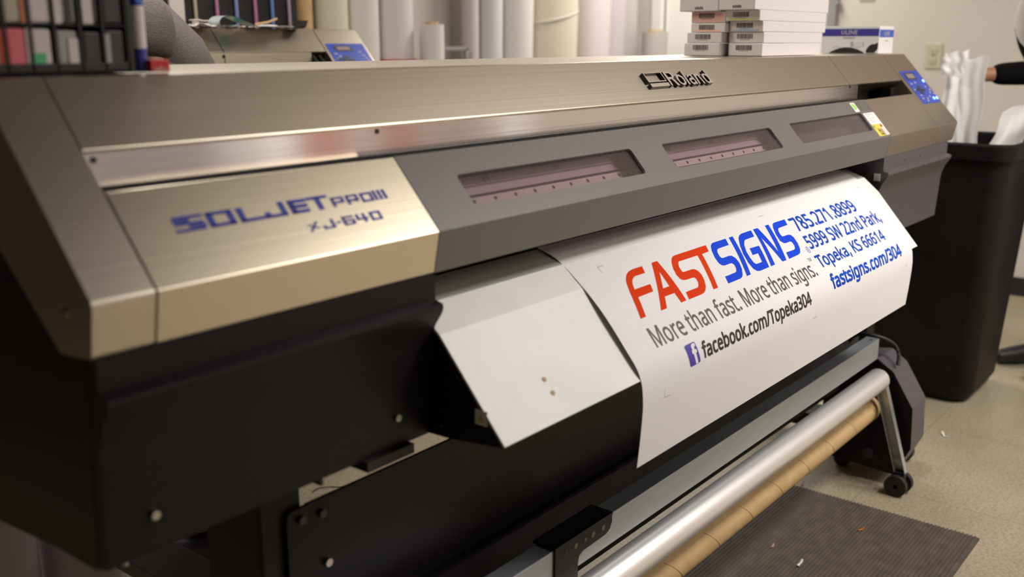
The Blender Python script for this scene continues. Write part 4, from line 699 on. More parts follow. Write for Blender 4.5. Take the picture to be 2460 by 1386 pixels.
carton(2.000, 2.41, .349, .449, .3025, .3320, M['boxpink'], M['boxpink'], 'code', 'pink ended carton below the top of the left stack', gA)
carton(1.985, 2.41, .362, .478, .3325, .3720, M['boxend'], None, 'word', 'top carton of the left stack, printed with a short dark word', gA)
carton(2.020, 2.405, .248, .345, T0, .2492, M['boxend'], None, 'code', 'bottom carton of the right stack of flat white cartons on the printer', gB)
carton(2.024, 2.41, .247, .347, .2500, .2785, M['boxend'], None, 'code', 'second carton from the bottom of the right stack on the printer', gB)
carton(2.020, 2.44, .249, .345, .2790, .3065, M['boxend'], M['bluestripe'], 'code', 'flat carton with thin blue stripe in the middle of the right stack', gB)
carton(2.004, 2.45, .252, .352, .3070, .3340, M['boxend'], M['lime'], 'code', 'flat carton with lime stripe, second from top of the right stack', gB)
carton(1.980, 2.47, .256, .358, .3345, .3720, M['boxend'], None, 'word', 'top carton of the right stack, printed with a short dark word', gB)
# glove carton
gx0, gx1, gy0, gy1, gz0, gz1 = 2.820, 2.955, .221, .411, T0, .3030
go = tag(MB().box(gx0, gx1, gy0, gy1, gz0, gz1, M['uwhite'], .0015).build('glove_carton', None, 0), 'white and blue glove carton with white lettering on the right end of the printer', 'box')
fF = lambda u, v: (gx0 - .0005, gy1 - u, v); fF2 = lambda u, v: (gx0 - .0009, gy1 - u, v); fS = lambda u, v: (gx0 + u, gy0 - .0005, v); fS2 = lambda u, v: (gx0 + u, gy0 - .0009, v)
a = MB(); R_ = lambda m, f, x0, x1, z0, z1: fill(a, [[(x0, z0), (x1, z0), (x1, z1), (x0, z1)]], f, m)
R_(M['ublue'], fF, .002, .1885, .2715, .2945)
for lp in text_loops('ULINE', .066, .118, .2772, .0128, 14): fill(a, lp, fF2, M['uwhite'])
for i in range(9): R_(M['slot'], fF2, .072 + i * .0045, .0755 + i * .0045, .2645, .2670)
hump = [(.028 + .118 * i / 16, T0 + .001 + .0185 * sin(pi * i / 16) ** .8) for i in range(17)]; fill(a, [hump], fF2, M['rackblack'])
fill(a, [[(.150, .2255), (.158, .240), (.168, .2465), (.176, .246), (.188, .2515), (.188, .232), (.178, .219), (.152, .219)]], fF2, M['rackblack'])
for pts in ([(.105, .246), (.140, .253), (.143, .240), (.118, .236)], [(.100, .238), (.108, .238), (.106, .254), (.099, .254)]): fill(a, [pts, [((p[0] - .121) * .9 + .121 if pts[0][0] > .101 else (p[0] - .1035) * .3 + .1035, (p[1] - .245) * .85 + .245) for p in pts][::-1]], fF2, M['pencil'])
for i in range(8): fill(a, [[(.040 + i * .006, .232 + .006 * sin(i * .7)), (.046 + i * .006, .232 + .006 * sin(i * .7 + .7)), (.046 + i * .006, .2335 + .006 * sin(i * .7 + .7)), (.040 + i * .006, .2335 + .006 * sin(i * .7))]], fF2, M['pencil'])
R_(M['ublue2'], fS, .002, .133, .2680, .2920)
for lp in text_loops('ULINE', .042, .092, .2735, .0125, 14): fill(a, lp, fS2, M['uwhite'])
for i in range(4): R_(M['slot'], fS2, .055 + i * .008, .061 + i * .008, .2560, .2580)
a.build('printed_face', go, 0)

# ------------------------------------------------------------------ rack of small goods on the left end of the hood
RX = [.0135, .042, .070, .098, .128, .156, .186]
t = thing('wire_rack', 'black divided rack of small goods on the left end of the large printer', 'rack', (.08, .24, T0))
b = MB(); b.box(-.03, .190, .205, .275, T0, .2205, M['rackblack'], .001); b.box(-.03, .190, .205, .209, T0, .2285, M['rackblack'], .001); b.build('tray', t, 0)
MB().box(-.03, .190, .272, .276, T0, .42, M['rackblack']).build('back_panel', t, 0)
for x in RX + [-.016]: MB().box(x - .0014, x + .0014, .205, .273, .2205, .41, M['rackblack']).build('divider', t, 0)
for z in (.2700, .3200, .370):
    MB().box(-.03, .190, 0.206, .273, z, z + .0016, M['rackblack']).build('shelf', t, 0)
MB().box(.187, .1925, .204, .276, T0, .42, M['rackblack']).build('side_post', t, 0)
def cmat(n, c, r=.45): M[n] = mat(n, c, r); return M[n]
wh = cmat('pack_white', (.66, .58, .60)); pk = cmat('pack_red', (.68, .14, .17)); rd = cmat('pack_dark_red', (.45, .06, .03)); gn = cmat('pack_green', (.08, .42, .20)); gy = cmat('pack_gray', (.34, .35, .34)); dk = cmat('pack_dark', (.03, .025, .025)); be = cmat('pack_beige', (.46, .42, .32)); mg = cmat('pack_magenta', (.30, .03, .16)); orr = cmat('pack_orange', (.50, .17, .09))
def pack(x0, x1, z0, z1, m, label, extra=()):
    o = MB().box(x0, x1, .2075, .262, z0, z1, m, .003).build('small_pack', None, 30)
    tag(o, label, 'package', 'small packs in the black rack')
    for (a0, a1, c0, c1, mm, nm) in extra: MB().box(x0 + (x1 - x0) * a0, x0 + (x1 - x0) * a1, .2063, .2077, z0 + (z1 - z0) * c0, z0 + (z1 - z0) * c1, mm).build(nm, o, 0)
Z1, Z2, Z3 = .2210, .2725, .3225
pack(-0.0112, 0.0118, Z1, .266, mg, 'magenta pack at the left end of the lower rack row')
pack(0.0153, 0.0403, Z1, .2665, wh, 'white pack with dark red edge in the lower rack row', ((.78, 1, 0, 1, rd, 'edge_band'),))
pack(0.0440, 0.0688, Z1, .2670, pk, 'red pack in the lower rack row', ((.85, 1, 0, 1, wh, 'edge_band'),))
pack(0.0720, 0.0943, Z1, .2665, wh, 'white pack with green square in the lower rack row', ((.02, .62, .02, .42, gn, 'green_square'),))
pack(0.1000, 0.1258, Z1, .2650, gy, 'silvery gray crinkled pack in the lower rack row', ((.5, .95, .1, .8, wh, 'shiny_fold'),))
pack(0.1308, 0.1543, Z1, .2640, dk, 'black pack in the lower rack row')
pack(0.1583, 0.1833, Z1, .2660, dk, 'black pack with gray edge at the right end of the lower rack row', ((0, .25, .1, .9, gy, 'edge_band'),))
pack(-0.0112, 0.0118, Z2, .316, dk, 'black pack at the left end of the upper rack row')
pack(0.0153, 0.0403, Z2, .3165, be, 'beige pack with pink corner in the upper rack row', ((0, .3, 0, .7, wh, 'pale_corner'),))
pack(0.0440, 0.0688, Z2, .3165, be, 'beige pack with orange edge in the upper rack row', ((.72, .95, 0, 1, orr, 'edge_band'),))
pack(0.0720, 0.0973, Z2, .3165, wh, 'pinkish white pack in the upper rack row')
pack(0.1000, 0.1258, Z2, .3165, gy, 'gray pack with dark stripe in the upper rack row', ((.5, .8, 0, 1, dk, 'dark_stripe'), (0, .3, 0, .7, wh, 'pale_panel')))
pack(0.1308, 0.1543, Z2, .3165, dk, 'black pack with white panel in the upper rack row', ((.1, .62, 0, .9, wh, 'pale_panel'),))
pack(0.1583, 0.1833, Z2, .3165, dk, 'plain black pack at the right end of the upper rack row')
# tube beside the rack and small red box
bl = cmat('tube_blue', (.03, .03, .30)); bb = cmat('tube_bright_blue', (.02, .16, .62))
t = thing('marker_tube', 'blue and white tube standing at the right end of the black rack', 'tube', (.205, .216, T0))
x, y = .2055, .216
MB().tube((x, y, T0), (x, y, .2445), .0098, bl, 24).build('tube_base', t, 30)
MB().tube((x, y, .2445), (x, y, .2945), .0100, wh, 24).build('tube_label', t, 30)
b = MB().tube((x, y, .2945), (x, y, .33), .0098, bl, 24); b.tube((x, y - .0095, .302), (x, y - .0110, .302), .005, bb, 14); b.build('tube_cap', t, 30)
redm = cmat('red_box', (.55, .006, .006)); M['script'] = mat('script_white', (.8, .6, .55), .5)
t = tag(MB().box(.2085, .2345, .1965, .2060, T0, .2315, redm, .0008).build('small_red_box', None, 0), 'small red box with white script at the foot of the black rack', 'box')
s_ = MB(); s_.path([(.2105 + .0012 * i, .1962, .2195 + .0025 * sin(i * 1.4)) for i in range(18)], .0006, M['script'], 5); s_.path([(.216 + .004 * i, .1962, .2185 + .0024 * i) for i in range(3)], .0005, M['script'], 5); s_.build('script_lettering', t, 20)

# ------------------------------------------------------------------ second, smaller printer behind
DY2, DZ2 = 1.778, .083
def sh(mb):
    mb.v = [(x, y + DY2, z + DZ2) for x, y, z in mb.v]; return mb
P2 = thing('small_printer', 'smaller brushed steel printer with a blue control panel behind the large printer', 'printer', (1.5, 2.1, FL))
hp = [RIM, RID, (.50, .2165), (.52, .17), (.52, .10), (.20, .10), (.128, .1325)]
sh(MB().prism(hp, 1.536, 1.966, M['steel'], bev=.002)).build('hood', P2, 40)
sh(MB().prism(hp, .96, 1.532, M['steel'], bev=.002)).build('hood', P2, 40)
c = sh(MB().box(.96, 1.90, .1235, .1265, .03, .135, M['steel_cover'])).build('recess_panel', P2, 0)
sh(MB().tube((1.5320, .1236, .124), (1.5320, .1215, .124), .006, M['bscrew'], 12)).build('screw', c)
sh(MB().box(1.534, 1.537, .1222, .124, .03, .118, M['slot'])).build('joint', c, 0)
sh(MB().prism([LIP, (0, 0), RID, (.50, .2165), (.52, .17), (.52, -.0597)], 1.970, 2.174, M['steel'], bev=.002)).build('control_module', P2, 40)
sh(MB().prism([LIP, (0, 0), RID, (.50, .2165), (.52, .17), (.52, -.0597)], .90, .957, M['steel'], bev=.002)).build('end_cover', P2, 40)
fc = sh(MB().prism(covp, 1.56, 1.967, M['gray'], bev=.002)).build('front_cover', P2, 40, label='dark gray front cover')
sh(MB().prism(covp, .959, 1.556, M['gray'], bev=.002)).build('front_cover', P2, 40)
for x in (1.905, 1.935): sh(MB().prism([(.10, .07), (.128, .12), (.125, .125), (.095, .10)], x, x + .006, M['dark'])).build('hinge', P2, 0)
m2 = MB(); plate(m2, [rrect(1.983, 2.164, .118, .2195, .003)], lambda u, v, o: sl(u, v, o + .0010), .0008, M['membrane']); cp2 = sh(m2).build('control_panel', P2, 0, label='blue control panel')
d = MB(); plate(d, [[(2.012, .1825), (2.098, .1825), (2.098, .2095), (2.012, .2095)]], lambda u, v, o: sl(u, v, o + .0018), .001, M['lcdframe']); plate(d, [[(2.026, .1885), (2.086, .1885), (2.086, .2040), (2.026, .2040)]], lambda u, v, o: sl(u, v, o + .0024), .0008, M['lcd']); sh(d).build('display', cp2, 0)
for (x, v) in ((2.040, .143), (2.014, .146), (2.066, .142), (2.044, .156), (2.036, .131)):
    d = MB(); plate(d, [rrect(x - .012, x + .012, v - .006, v + .006, .002)], lambda u, v_, o: sl(u, v_, o + .0022), .0014, M['lcdframe']); sh(d).build('arrow_button', cp2, 0)
for (x, v) in ((2.005, .171), (2.02, .160), (2.005, .150), (2.125, .178), (2.135, .162), (2.14, .150), (2.145, .138), (2.12, .130)):
    d = MB(); plate(d, [rrect(x - .007, x + .007, v - .0035, v + .0035, .001)], lambda u, v_, o: sl(u, v_, o + .0018), .001, M['pencil']); sh(d).build('key', cp2, 0)
b = MB(); b.box(.92, 2.16, .13, .52, -.25, .10, M['dark']); b.box(.92, 2.16, .02, .14, -.25, -.06, M['black']); sh(b).build('machine_body', P2, 0)
for x in (1.05, 1.95):
    b = MB(); b.box(x, x + .07, DY2 + .15, DY2 + .27, FL + .06, -.16, M['black']); b.box(x, x + .07, DY2 - .05, DY2 + .5, FL, FL + .06, M['black']); b.build('stand_leg', P2, 0)
# things lying on it
TT = .2165 + DZ2
cy_ = cmat('film_cyan', (.05, .55, .55), .25); fw = cmat('film_pale', (.55, .60, .62), .35)
lo = []
for i in range(25):
    a_ = -pi * .5 + i / 24 * 2 * pi * .80
    lo.append((1.545 - .030 * sin(a_ + .0) , TT + .019 + .017 * -cos(a_ - .35)))
pl = [(1.665, TT + .004), (1.63, TT + .014), (1.60, TT + .026), (1.575, TT + .034), (1.548, TT + .0365), (1.525, TT + .031), (1.513, TT + .018), (1.517, TT + .006), (1.535, TT + .0015), (1.56, TT + .002), (1.585, TT + .008)]
pls = crom(pl, 5)
def ribbon(u, v):
    f = u * (len(pls) - 1); i = min(int(f), len(pls) - 2); p = pls[i].lerp(pls[i + 1], f - i); return (p.x, 1.885 + v * .06, p.y)
rb = MB(); rb.grid(ribbon, 50, 2, fw); rb.grid(lambda u, v: (lambda q: (q[0] + (.0012 if q[2] < TT + .018 else -.0004), q[1], q[2] + (.0012 if q[2] < TT + .018 else -.0012)))(ribbon(u * .82 + .1, v)), 44, 2, cy_)
tag(rb.build('film_strip', None, 60), 'curled strip of pale and cyan film on the small printer', 'film strip')
def crumple(name, label, x, y, rx, ry, h, m, seed, cat='paper'):
    random.seed(seed); ph = [random.uniform(0, 6) for _ in range(6)]
    def fn(u, v):
        X = x + (u - .5) * 2 * rx; Y = y + (v - .5) * 2 * ry
        z = TT + .002 + h * (.5 + .5 * sin(u * 9 + ph[0] + v * 3) * cos(v * 7 + ph[1])) * (.4 + .6 * sin(pi * u)) + h * .25 * sin(u * 23 + ph[2]) * sin(v * 19)
        return (X + .006 * sin(v * 11 + ph[3]), Y + .008 * sin(u * 10 + ph[4]), max(z, TT + .0015))
    o = MB().sheet(fn, 20, 10, m, .0008).build(name, None, 25); return tag(o, label, cat)
crumple('crumpled_paper', 'cream crumpled paper on the small printer beside the gray shirt', 1.475, 1.95, .055, .05, .012, M['boxend'], 3)
crumple('crumpled_paper', 'white crumpled trimmings on the small printer right of the film strip', 1.75, 1.95, .085, .05, .010, M['whitecloth'], 5)
crumple('torn_cardboard', 'torn tan cardboard scrap on the small printer by the film strip', 1.625, 1.99, .04, .02, .006, M['card'], 8, 'cardboard')
st_ = MB().sheet(lambda u, v: (1.45 + u * .055, 1.93 + v * .03, TT + .023 + .002 * sin(u * 6)), 6, 2, M['boxend'], .003); st_.box(1.455, 1.475, 1.94, 1.95, TT, TT + .023, M['boxend'])
tag(st_.build('folded_card', None, 20), 'cream folded card standing behind the gray shirt', 'card')
tag(MB().path([(1.71, 1.96, TT + .012), (1.76, 1.955, TT + .02), (1.795, 1.95, TT + .032)], .004, M['card'], 6).build('wooden_stick', None, 30), 'tan stick leaning out of the trimmings on the small printer', 'stick')
b = MB(); b.box(1.835, 1.90, 1.93, 1.97, TT + .0005, TT + .008, M['rubber'], .002); b.prism([(1.873, TT + .004), (1.905, TT + .004), (1.916, TT + .0275), (1.882, TT + .0275)], 1.93, 1.955, M['rubber'], 'y')
tag(b.build('tape_holder', None, 20), 'small black tape holder at the right end of the small printer', 'tape holder')

# ------------------------------------------------------------------ back of the room
t = thing('black_cabinet', 'tall black cabinet with coloured vertical strips behind the small printer', 'cabinet', (2.03, 2.55, FL))
MB().box(1.745, 2.305, 2.46, 2.68, FL, .95, M['rackblack']).build('cabinet_body', t, 0)
cs = [(1.812, (.46, .40, .28)), (1.908, (.50, .18, .34)), (1.998, (.22, .28, .52)), (2.088, (.46, .18, .32)), (2.171, (.13, .22, .52)), (2.257, (.36, .28, .37))]
for i, (x, c_) in enumerate(cs):
    MB().tube((x + .004, 2.452, .20), (x - .006, 2.452, .93), 0.0068, cmat('strip_colour_%d' % i, c_), 12).build('coloured_strip', t)
MB().box(1.705, 1.765, 2.45, 2.46, .285, .45, M['boxend']).build('cream_card', t, 0)
RG = 'tall vinyl rolls standing along the back wall'
def roll(x, y, r, top, m, label, lean=0.0, g=RG, nm='vinyl_roll', z0=None):
    z0 = FL + .002 if z0 is None else z0
    dx = lean * (top - z0); o = MB().tube((x - dx * (0 - z0) / (top - z0) , y, z0), (x + dx * (top - 0) / (top - z0), y, top), r, m, 36).build(nm, None, 40); tag(o, label, 'roll', g)
    k = MB(); ux = x + dx * (top - 0) / (top - z0); k.tube((ux, y, top), (ux + .0001, y, top + .012), min(r * .55, .045), M['card'], 24, inner=min(r * .45, .038)); k.build('core_tube', o, 30); return o
rw = [cmat('roll_white', (.72, .69, .64), .5), cmat('roll_cream', (.70, .64, .52), .55), cmat('roll_pink_white', (.70, .63, .63), .5), cmat('roll_lilac', (.56, .50, .53), .5), cmat('roll_blue_white', (.62, .62, .64), .5), cmat('roll_tan', (.52, .44, .30), .6), cmat('roll_gray', (.50, .46, .43), .6)]
roll(2.332, 2.58, .027, .72, rw[0], 'slim white roll beside the black cabinet')
roll(2.410, 2.56, .049, .70, M['card'], 'brown cardboard tube standing among the white rolls', nm='cardboard_tube', g=None)
roll(2.573, 2.56, .078, .74, rw[1], 'cream roll next to the brown cardboard tube')
roll(2.746, 2.56, .088, .70, rw[0], 'white roll left of the roll in the red bucket')
roll(2.952, 2.56, .100, .78, rw[2], 'pinkish white roll standing in the red bucket', z0=FL + .01)
redb = cmat('red_bucket', (.50, .03, .02), .45)
t = thing('red_bucket', 'tall red bucket holding a pinkish white roll', 'bucket', (2.95, 2.56, FL))
MB().tube((2.952, 2.56, FL), (2.952, 2.56, .172), .104, redb, 36, r1=.113, inner=.1025).build('bucket_body', t, 40)
rimb = MB(); rimb.tube((2.952, 2.56, .155), (2.952, 2.56, .175), .116, redb, 36, inner=.112); rimb.build('bucket_rim', t, 40)
roll(3.075, 2.42, .058, .334, rw[0], 'short white roll right of the red bucket', g=None)
t = thing('metal_stand', 'thin dark metal stand against the back wall between the rolls', 'stand', (3.33, 2.55, FL))
for x in (3.185, 3.455): MB().box(x - .009, x + .009, 2.53, 2.55, FL, .35 if x < 3.3 else .222, M['pvc']).build('post', t, 0)
MB().box(3.185, 3.470, 2.53, 2.55, .214, .232, M['pvc']).build('crossbar', t, 0)
MB().box(3.15, 3.50, 2.45, 2.64, FL, FL + .03, M['pvc']).build('stand_base', t, 0)
roll(3.560, 2.60, .045, .74, rw[3], 'lilac gray roll right of the metal stand', .0)
roll(3.688, 2.58, .070, .76, rw[4], 'bluish white roll, third from the metal stand side', .01)
roll(3.874, 2.56, .101, .74, rw[0], 'broad white roll left of the tied cream roll', .02)
r5 = roll(4.160, 2.55, .166, .80, rw[1], 'very broad cream roll tied with a thin string', .03)
sr = MB(); sr.path([(4.168 + .168 * cos(a_), 2.55 + .168 * sin(a_), .40 + .045 * cos(a_)) for a_ in [2 * pi * i / 40 for i in range(41)]], .004, M['boxend'], 6); sr.build('string', r5)
roll(4.400, 2.667, .073, .70, rw[5], 'tan roll behind the broad cream roll', .03)
roll(4.575, 2.55, .121, .76, rw[2], 'pinkish white roll right of the tied cream roll', .03)
roll(4.812, 2.57, .104, .72, rw[3], 'lilac white roll near the corner of the room', .02)
roll(5.050, 2.62, .095, .80, rw[6], 'gray roll in the corner of the room', .0)
roll(5.055, 2.38, .080, .315, rw[6], 'short gray roll standing beside the white door', .0, None)
# wall plates
def outlet(y0, y1, z0, z1, label):
    t = thing('wall_outlet', label, 'outlet', (XR, (y0 + y1) / 2, z0), 'ivory wall plates')
    MB().box(XR - .007, XR, y0, y1, z0, z1, M['ivory'], .003).build('cover_plate', t, 30)
    yc = (y0 + y1) / 2; h = z1 - z0
    for k in (.30, .70):
        f = MB(); zc = z0 + h * k; f.box(XR - .010, XR - .006, yc - .017, yc + .017, zc - .017, zc + .017, M['ivory'], .004)
        for dy in (-.006, .006): f.box(XR - .0105, XR - .009, yc + dy - .0015, yc + dy + .0015, zc - .002, zc + .007, M['slot'])
        f.tube((XR - .0105, yc, zc - .009), (XR - .009, yc, zc - .009), .003, M['slot'], 10); f.build('receptacle', t, 30)
    MB().tube((XR - .009, yc, z0 + h / 2), (XR - .006, yc, z0 + h / 2), .004, M['slot'], 10).build('screw', t)
outlet(.731, .815, .113, .247, 'ivory wall outlet beside the hanging white paper')
outlet(1.120, 1.205, .478, .612, 'ivory wall plate higher up, right of the white door')

# ------------------------------------------------------------------ waste bin and the white sheets
def rr3(x0, x1, y0, y1, r, z, n=6): return [(p[0], p[1], z) for p in rrect(x0, x1, y0, y1, r, n)]
t = thing('waste_bin', 'tall black plastic waste bin behind the right end of the large printer', 'bin', (3.53, .17, FL))
lv = [rr3(3.345, 3.725, -.035, .375, .06, FL + .012), rr3(3.325, 3.745, -.055, .395, .07, FL + .05), rr3(3.285, 3.80, -.105, .445, .07, -.135)]
li = [rr3(3.290, 3.795, -.100, .440, .066, -.130), rr3(3.335, 3.735, -.045, .385, .06, FL + .06)]
b = MB(); allr = lv + li; n = len(lv[0]); vv = [p for l in allr for p in l]
b.add(vv, [[i * n + k, i * n + (k + 1) % n, (i + 1) * n + (k + 1) % n, (i + 1) * n + k] for i in range(len(allr) - 1) for k in range(n)] + [list(range(n)), [(len(allr) - 1) * n + k for k in range(n)]], M['binblack'])
b.build('bin_body', t, 40)
r1 = [rr3(3.270, 3.815, -.120, .460, .075, -.150), rr3(3.265, 3.820, -.125, .465, .078, -.100), rr3(3.275, 3.810, -.115, .455, .072, -.092), rr3(3.292, 3.793, -.098, .438, .062, -.096), rr3(3.292, 3.793, -.098, .438, .062, -.150)]
b = MB(); vv = [p for l in r1 for p in l]
b.add(vv, [[i * n + k, i * n + (k + 1) % n, ((i + 1) % 5) * n + (k + 1) % n, ((i + 1) % 5) * n + k] for i in range(5) for k in range(n)], M['binblack']); b.build('bin_rim', t, 40)
def drape(label, top, bot, wob, seed, nm='backing_paper', th=.0012):
    """hanging sheet between a top line and a bottom line, with folds"""
    random.seed(seed); p = [random.uniform(0, 6) for _ in range(4)]
    T0_, T1_ = [Vector(q) for q in top]; B0, B1 = [Vector(q) for q in bot]
    def fn(u, v):
        q = T0_.lerp(T1_, u).lerp(B0.lerp(B1, u), v)
        f = sin(u * 8 + p[0] + v * 1.5) * .6 + sin(u * 15 + p[1] - v * 2) * .3 + sin(u * 4 + v * 9 + p[2]) * .35
        return (q.x + wob * f, q.y + .004 * sin(v * 12 + p[3]), q.z + (.006 * sin(u * 7 + p[1]) if v < .02 else 0))
    return tag(MB().sheet(fn, 36, 24, M['film'], th).build(nm, None, 50), label, 'paper')
drape('left of two white backing sheets hanging into the waste bin', ((3.60, .232, .205), (3.66, .160, .222)), ((3.60, .225, -.16), (3.60, .150, -.20)), .008, 4)
drape('right of two white backing sheets, held by the dark sleeved hand', ((3.64, .190, .192), (3.635, .084, .200)), ((3.62, .180, -.20), (3.60, .085, -.18)), .006, 9)
drape('crumpled white sheet folded over at the top, by the wall outlet', ((3.550, .225, .198), (3.570, .150, .225)), ((3.550, .228, .135), (3.570, .155, .120)), .005, 12)
drape('big white sheet rising from the waste bin toward the person', ((3.63, .01, -.005), (3.77, -.09, .055)), ((3.575, .075, -.25), (3.71, -.01, -.25)), .012, 15)

# ------------------------------------------------------------------ people
def skin_mesh(verts, edges, radii, sub=2):
    me = bpy.data.meshes.new('tmp'); me.from_pydata(verts, edges, []); o = bpy.data.objects.new('tmp', me); COL.objects.link(o)
    o.modifiers.new('s', 'SKIN'); 
    for i, r in enumerate(radii):
        d = me.skin_vertices[0].data[i]; d.radius = (r, r) if not isinstance(r, tuple) else r; d.use_root = (i == 0)
    m = o.modifiers.new('u', 'SUBSURF'); m.levels = sub
    dg = bpy.context.evaluated_depsgraph_get(); e = o.evaluated_get(dg); m2 = e.to_mesh()
    r = ([tuple(v.co) for v in m2.vertices], [list(p.vertices) for p in m2.polygons]); e.to_mesh_clear()
    bpy.data.objects.remove(o); bpy.data.meshes.remove(me); return r
class Body:
    def __init__(s, base, f):
        s.b = Vector((base[0], base[1], 0)); s.f = Vector((f[0], f[1], 0)).normalized(); s.s = Vector((-s.f.y, s.f.x, 0))   # s points to the person's left
    def p(s, off, side, z): return tuple(s.b + s.f * off + s.s * side + Vector((0, 0, z)))
    def loft(s, mb, rings, m, n=28):
        v = []
        for (z, off, a, b) in rings: v += [s.p(off + a * cos(2 * pi * i / n), b * sin(2 * pi * i / n), z) for i in range(n)]
        k = len(rings); mb.add(v, [[j * n + i, j * n + (i + 1) % n, (j + 1) * n + (i + 1) % n, (j + 1) * n + i] for j in range(k - 1) for i in range(n)] + [list(range(n)), [(k - 1) * n + i for i in range(n)]], m)
def hand_chains(w, d, side, s=1.0, curl=.5):
    """wrist w, direction d, thumb side vector; returns list of skinned chains (verts, radii)"""
    w = Vector(w); d = Vector(d).normalized(); t = Vector(side).normalized(); n = d.cross(t).normalized(); out = []
    for i, (o, l) in enumerate(((.030, .072), (.010, .080), (-.010, .074), (-.029, .058))):
        r = w + d * .085 * s + t * o * s; c = curl; a = r; ch = [w + d * .045 * s + t * o * .7 * s, r]; dd = d.copy()
        for q in (.45, .32, .23):
            dd = (dd * cos(c) + n * sin(c)).normalized(); a = a + dd * l * q * s; ch.append(a); c = curl
            dd = dd
        out.append((ch, [.010 * s, .0095 * s, .0088 * s, .0082 * s, .0070 * s]))
    th = [w + d * .025 * s + t * .02 * s, w + d * .05 * s + t * .045 * s, w + d * .078 * s + t * .056 * s + n * .012 * s, w + d * .100 * s + t * .052 * s + n * .022 * s]
    out.append((th, [.014 * s, .0115 * s, .0100 * s, .0085 * s])); return out
def person(label, base, f, lean, arms, shirt, pants, sleeve, holds=None, headturn=None):
    B = Body(base, f); P = B.p; Lz = FL
    root = thing('person', label, 'person', (base[0], base[1], FL))
    # skeleton: pelvis, spine, neck, head; legs; arms
    hx, hz = lean(.46), .46
    V = [P(0, 0, -.14), P(lean(.05), 0, .05), P(lean(.25), 0, .25), P(lean(.36), 0, .35), P(lean(.43), 0, .42), P(lean(.47) + .02, 0, .50), P(lean(.52) + .03, 0, .60)]
    Rr = [.105, .095, .085, .055, .050, .065, .070]; E = [(0, 1), (1, 2), (2, 3), (3, 4), (4, 5), (5, 6)]
    for sg in (1, -1):
        i = len(V); V += [P(0, sg * .09, -.20), P(.01, sg * .10, -.60), P(-.01, sg * .105, -1.0)]; Rr += [.085, .055, .036]; E += [(0, i), (i, i + 1), (i + 1, i + 2)]
    for sg, (sh_, el, wr) in zip((1, -1), arms):
        i = len(V); V += [sh_, el, wr, tuple(Vector(wr) + (Vector(wr) - Vector(el)).normalized() * .07)]; Rr += [.042, .040, .028, .030]; E += [(3, i), (i, i + 1), (i + 1, i + 2), (i + 2, i + 3)]
    v, fc = skin_mesh(V, E, Rr, 2); mb = MB(); mb.add(v, fc, M['skin'])
    for sg, (sh_, el, wr) in zip((1, -1), arms):
        d = (Vector(wr) - Vector(el)).normalized(); tside = Vector((0, 0, 1)) if abs(d.z) < .7 else B.f.copy(); tside = (tside - d * tside.dot(d)).normalized()
        for ch, rr in hand_chains(wr, d, tside, .92, .55 if sg == 1 else .8):
            v, fc = skin_mesh([tuple(q) for q in ch], [(k, k + 1) for k in range(len(ch) - 1)], rr, 1); mb.add(v, fc, M['skin'])
    # head with face
    hc = Vector(P(lean(.55) + .045, 0, .575)); bm = bmesh.new(); bmesh.ops.create_uvsphere(bm, u_segments=28, v_segments=20, radius=1)
    for q in bm.verts:
        x, y, z = q.co; a = .098; bq = .076; cz = .118
        if z < 0: bq *= 1 - .22 * (-z); a *= 1 - .06 * (-z)
        xx = x * a; 
        if x > .6: xx += .016 * math.exp(-((y / .16) ** 2 + ((z + .12) / .22) ** 2)) - .006 * math.exp(-(((abs(y) - .38) / .16) ** 2 + ((z - .1) / .14) ** 2)) + .005 * math.exp(-((y / .3) ** 2 + ((z + .50) / .08) ** 2))
        q.co = hc + B.f * xx + B.s * (y * bq) + Vector((0, 0, z * cz))
    mb.frombm(bm, M['skin'])
    for sg in (1, -1):
        e = hc + B.s * sg * .079 + Vector((0, 0, -.005)); v, fc = skin_mesh([tuple(e + Vector((0, 0, -.022))), tuple(e + B.s * sg * .008 - B.f * .008), tuple(e + Vector((0, 0, .024)) - B.f * .004)], [(0, 1), (1, 2)], [.007, .011, .009], 1); mb.add(v, fc, M['skin'])
    body = mb.build('body', root, 60)
    fm = MB()
    for sg in (1, -1):
        bm = bmesh.new(); bmesh.ops.create_uvsphere(bm, u_segments=12, v_segments=8, radius=.011)
        for q in bm.verts: q.co = q.co + hc + B.f * .082 + B.s * sg * .030 + Vector((0, 0, .012))
        fm.frombm(bm, M['whitecloth']); fm.tube(hc + B.f * .092 + B.s * sg * .030 + Vector((0, 0, .012)), hc + B.f * .0936 + B.s * sg * .030 + Vector((0, 0, .012)), .005, M['hair'], 10)
    fm.build('eyes', root)
    hm = MB(); bm = bmesh.new(); bmesh.ops.create_uvsphere(bm, u_segments=24, v_segments=16, radius=1)
    bmesh.ops.delete(bm, geom=[q for q in bm.verts if q.co.z < -.35 or (q.co.x > .45 and q.co.z < .42)], context='VERTS')
    for q in bm.verts: q.co = hc + B.f * (q.co.x * .108) + B.s * (q.co.y * .088) + Vector((0, 0, q.co.z * .130))
    hm.frombm(bm, M['hair']); hm.build('hair', root, 60)
    # shirt
    sm_ = MB(); B.loft(sm_, [(-.22, 0, .135, .185), (-.12, 0, .135, .180), (0, lean(0), .128, .170), (.10, lean(.1), .127, .175), (.20, lean(.2), .124, .188), (.26, lean(.25), .128, .190), (.32, lean(.32), .116, .185), (.38, lean(.38), .095, .150), (.42, lean(.42), .078, .105), (.445, lean(.44), .064, .072)], shirt)
    so = sm_.build('shirt', root, 60)
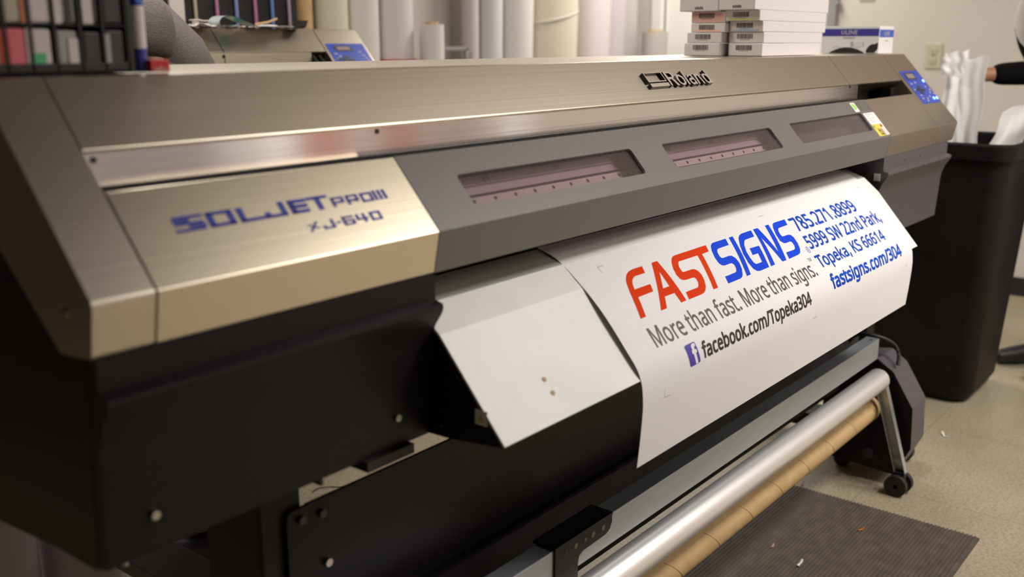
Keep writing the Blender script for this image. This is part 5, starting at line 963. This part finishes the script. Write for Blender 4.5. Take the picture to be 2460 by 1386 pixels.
    for sg, (sh_, el, wr) in zip((1, -1), arms):
        q = Vector(sh_).lerp(Vector(el), sleeve[0]) if sleeve[0] <= 1 else Vector(el).lerp(Vector(wr), sleeve[0] - 1)
        ctr = Vector(P(lean(.28), sg * .05, .27))
        chain = [tuple(ctr), sh_] + ([tuple(Vector(sh_).lerp(Vector(el), .30))] if sleeve[0] <= 1 else [el]) + [tuple(q)]
        rr = [.045, .060 if sleeve[0] > 1 else .078, sleeve[1], sleeve[2]]
        v, fc = skin_mesh(chain, [(0, 1), (1, 2), (2, 3)], rr, 2)
        MB().add(v, fc, sleeve[3]).build('sleeve', root, 60)
        if sleeve[0] <= 1:
            d = (Vector(el) - Vector(sh_)).normalized(); MB().tube(q + d * .010, q + d * .038, sleeve[2] * .98, sleeve[3], 28, inner=sleeve[2] * .86).build('hem', root, 40)
    pm = MB(); B.loft(pm, [(-.30, 0, .13, .185), (-.20, 0, .128, .180), (-.10, 0, .120, .168), (-.06, 0, .118, .166)], pants)
    for sg in (1, -1):
        v, fc = skin_mesh([P(0, sg * .09, -.22), P(.01, sg * .10, -.60), P(-.01, sg * .105, -1.0)], [(0, 1), (1, 2)], [.098, .078, .068], 2); pm.add(v, fc, pants)
    pm.build('trousers', root, 60)
    for sg in (1, -1):
        v, fc = skin_mesh([P(-.06, sg * .108, -1.035), P(.03, sg * .110, -1.030), P(.13, sg * .113, -1.042), P(.20, sg * .116, -1.046)], [(0, 1), (1, 2), (2, 3)], [.040, .046, .040, .028], 2)
        MB().add(v, [q for q in fc], M['shoe']).build('shoe', root, 60)
    return root
ln1 = lambda z: max(0, (z - .2)) * .62
B1 = Body((.925, 1.30), (-.84, .54))
person('person in a heather gray t-shirt seen from behind between the two printers', (.925, 1.30), (-.84, .54), ln1,
       ((B1.p(.035, .190, .315), B1.p(.03, .245, .06), B1.p(.20, .20, -.06)), (B1.p(.045, -.185, .320), B1.p(.06, -.24, .06), B1.p(.26, -.16, -.02))), M['heather'], M['denim'], (.41, .074, .064, M['heather']))
ln2 = lambda z: max(0, z + .1) * .46
B2 = Body((4.015, -.212), (-.72, .69))
person('person in white top with long black sleeves bending over the waste bin', (4.015, -.212), (-.72, .69), ln2,
       ((B2.p(.23, .20, .315), B2.p(.15, .27, .05), B2.p(.17, .25, -.20)), (B2.p(.23, -.15, .315), (3.840, -.090, .142), (3.688, .108, .132))), M['whitecloth'], M['denim'], (1.93, .054, .042, M['blackcloth']))
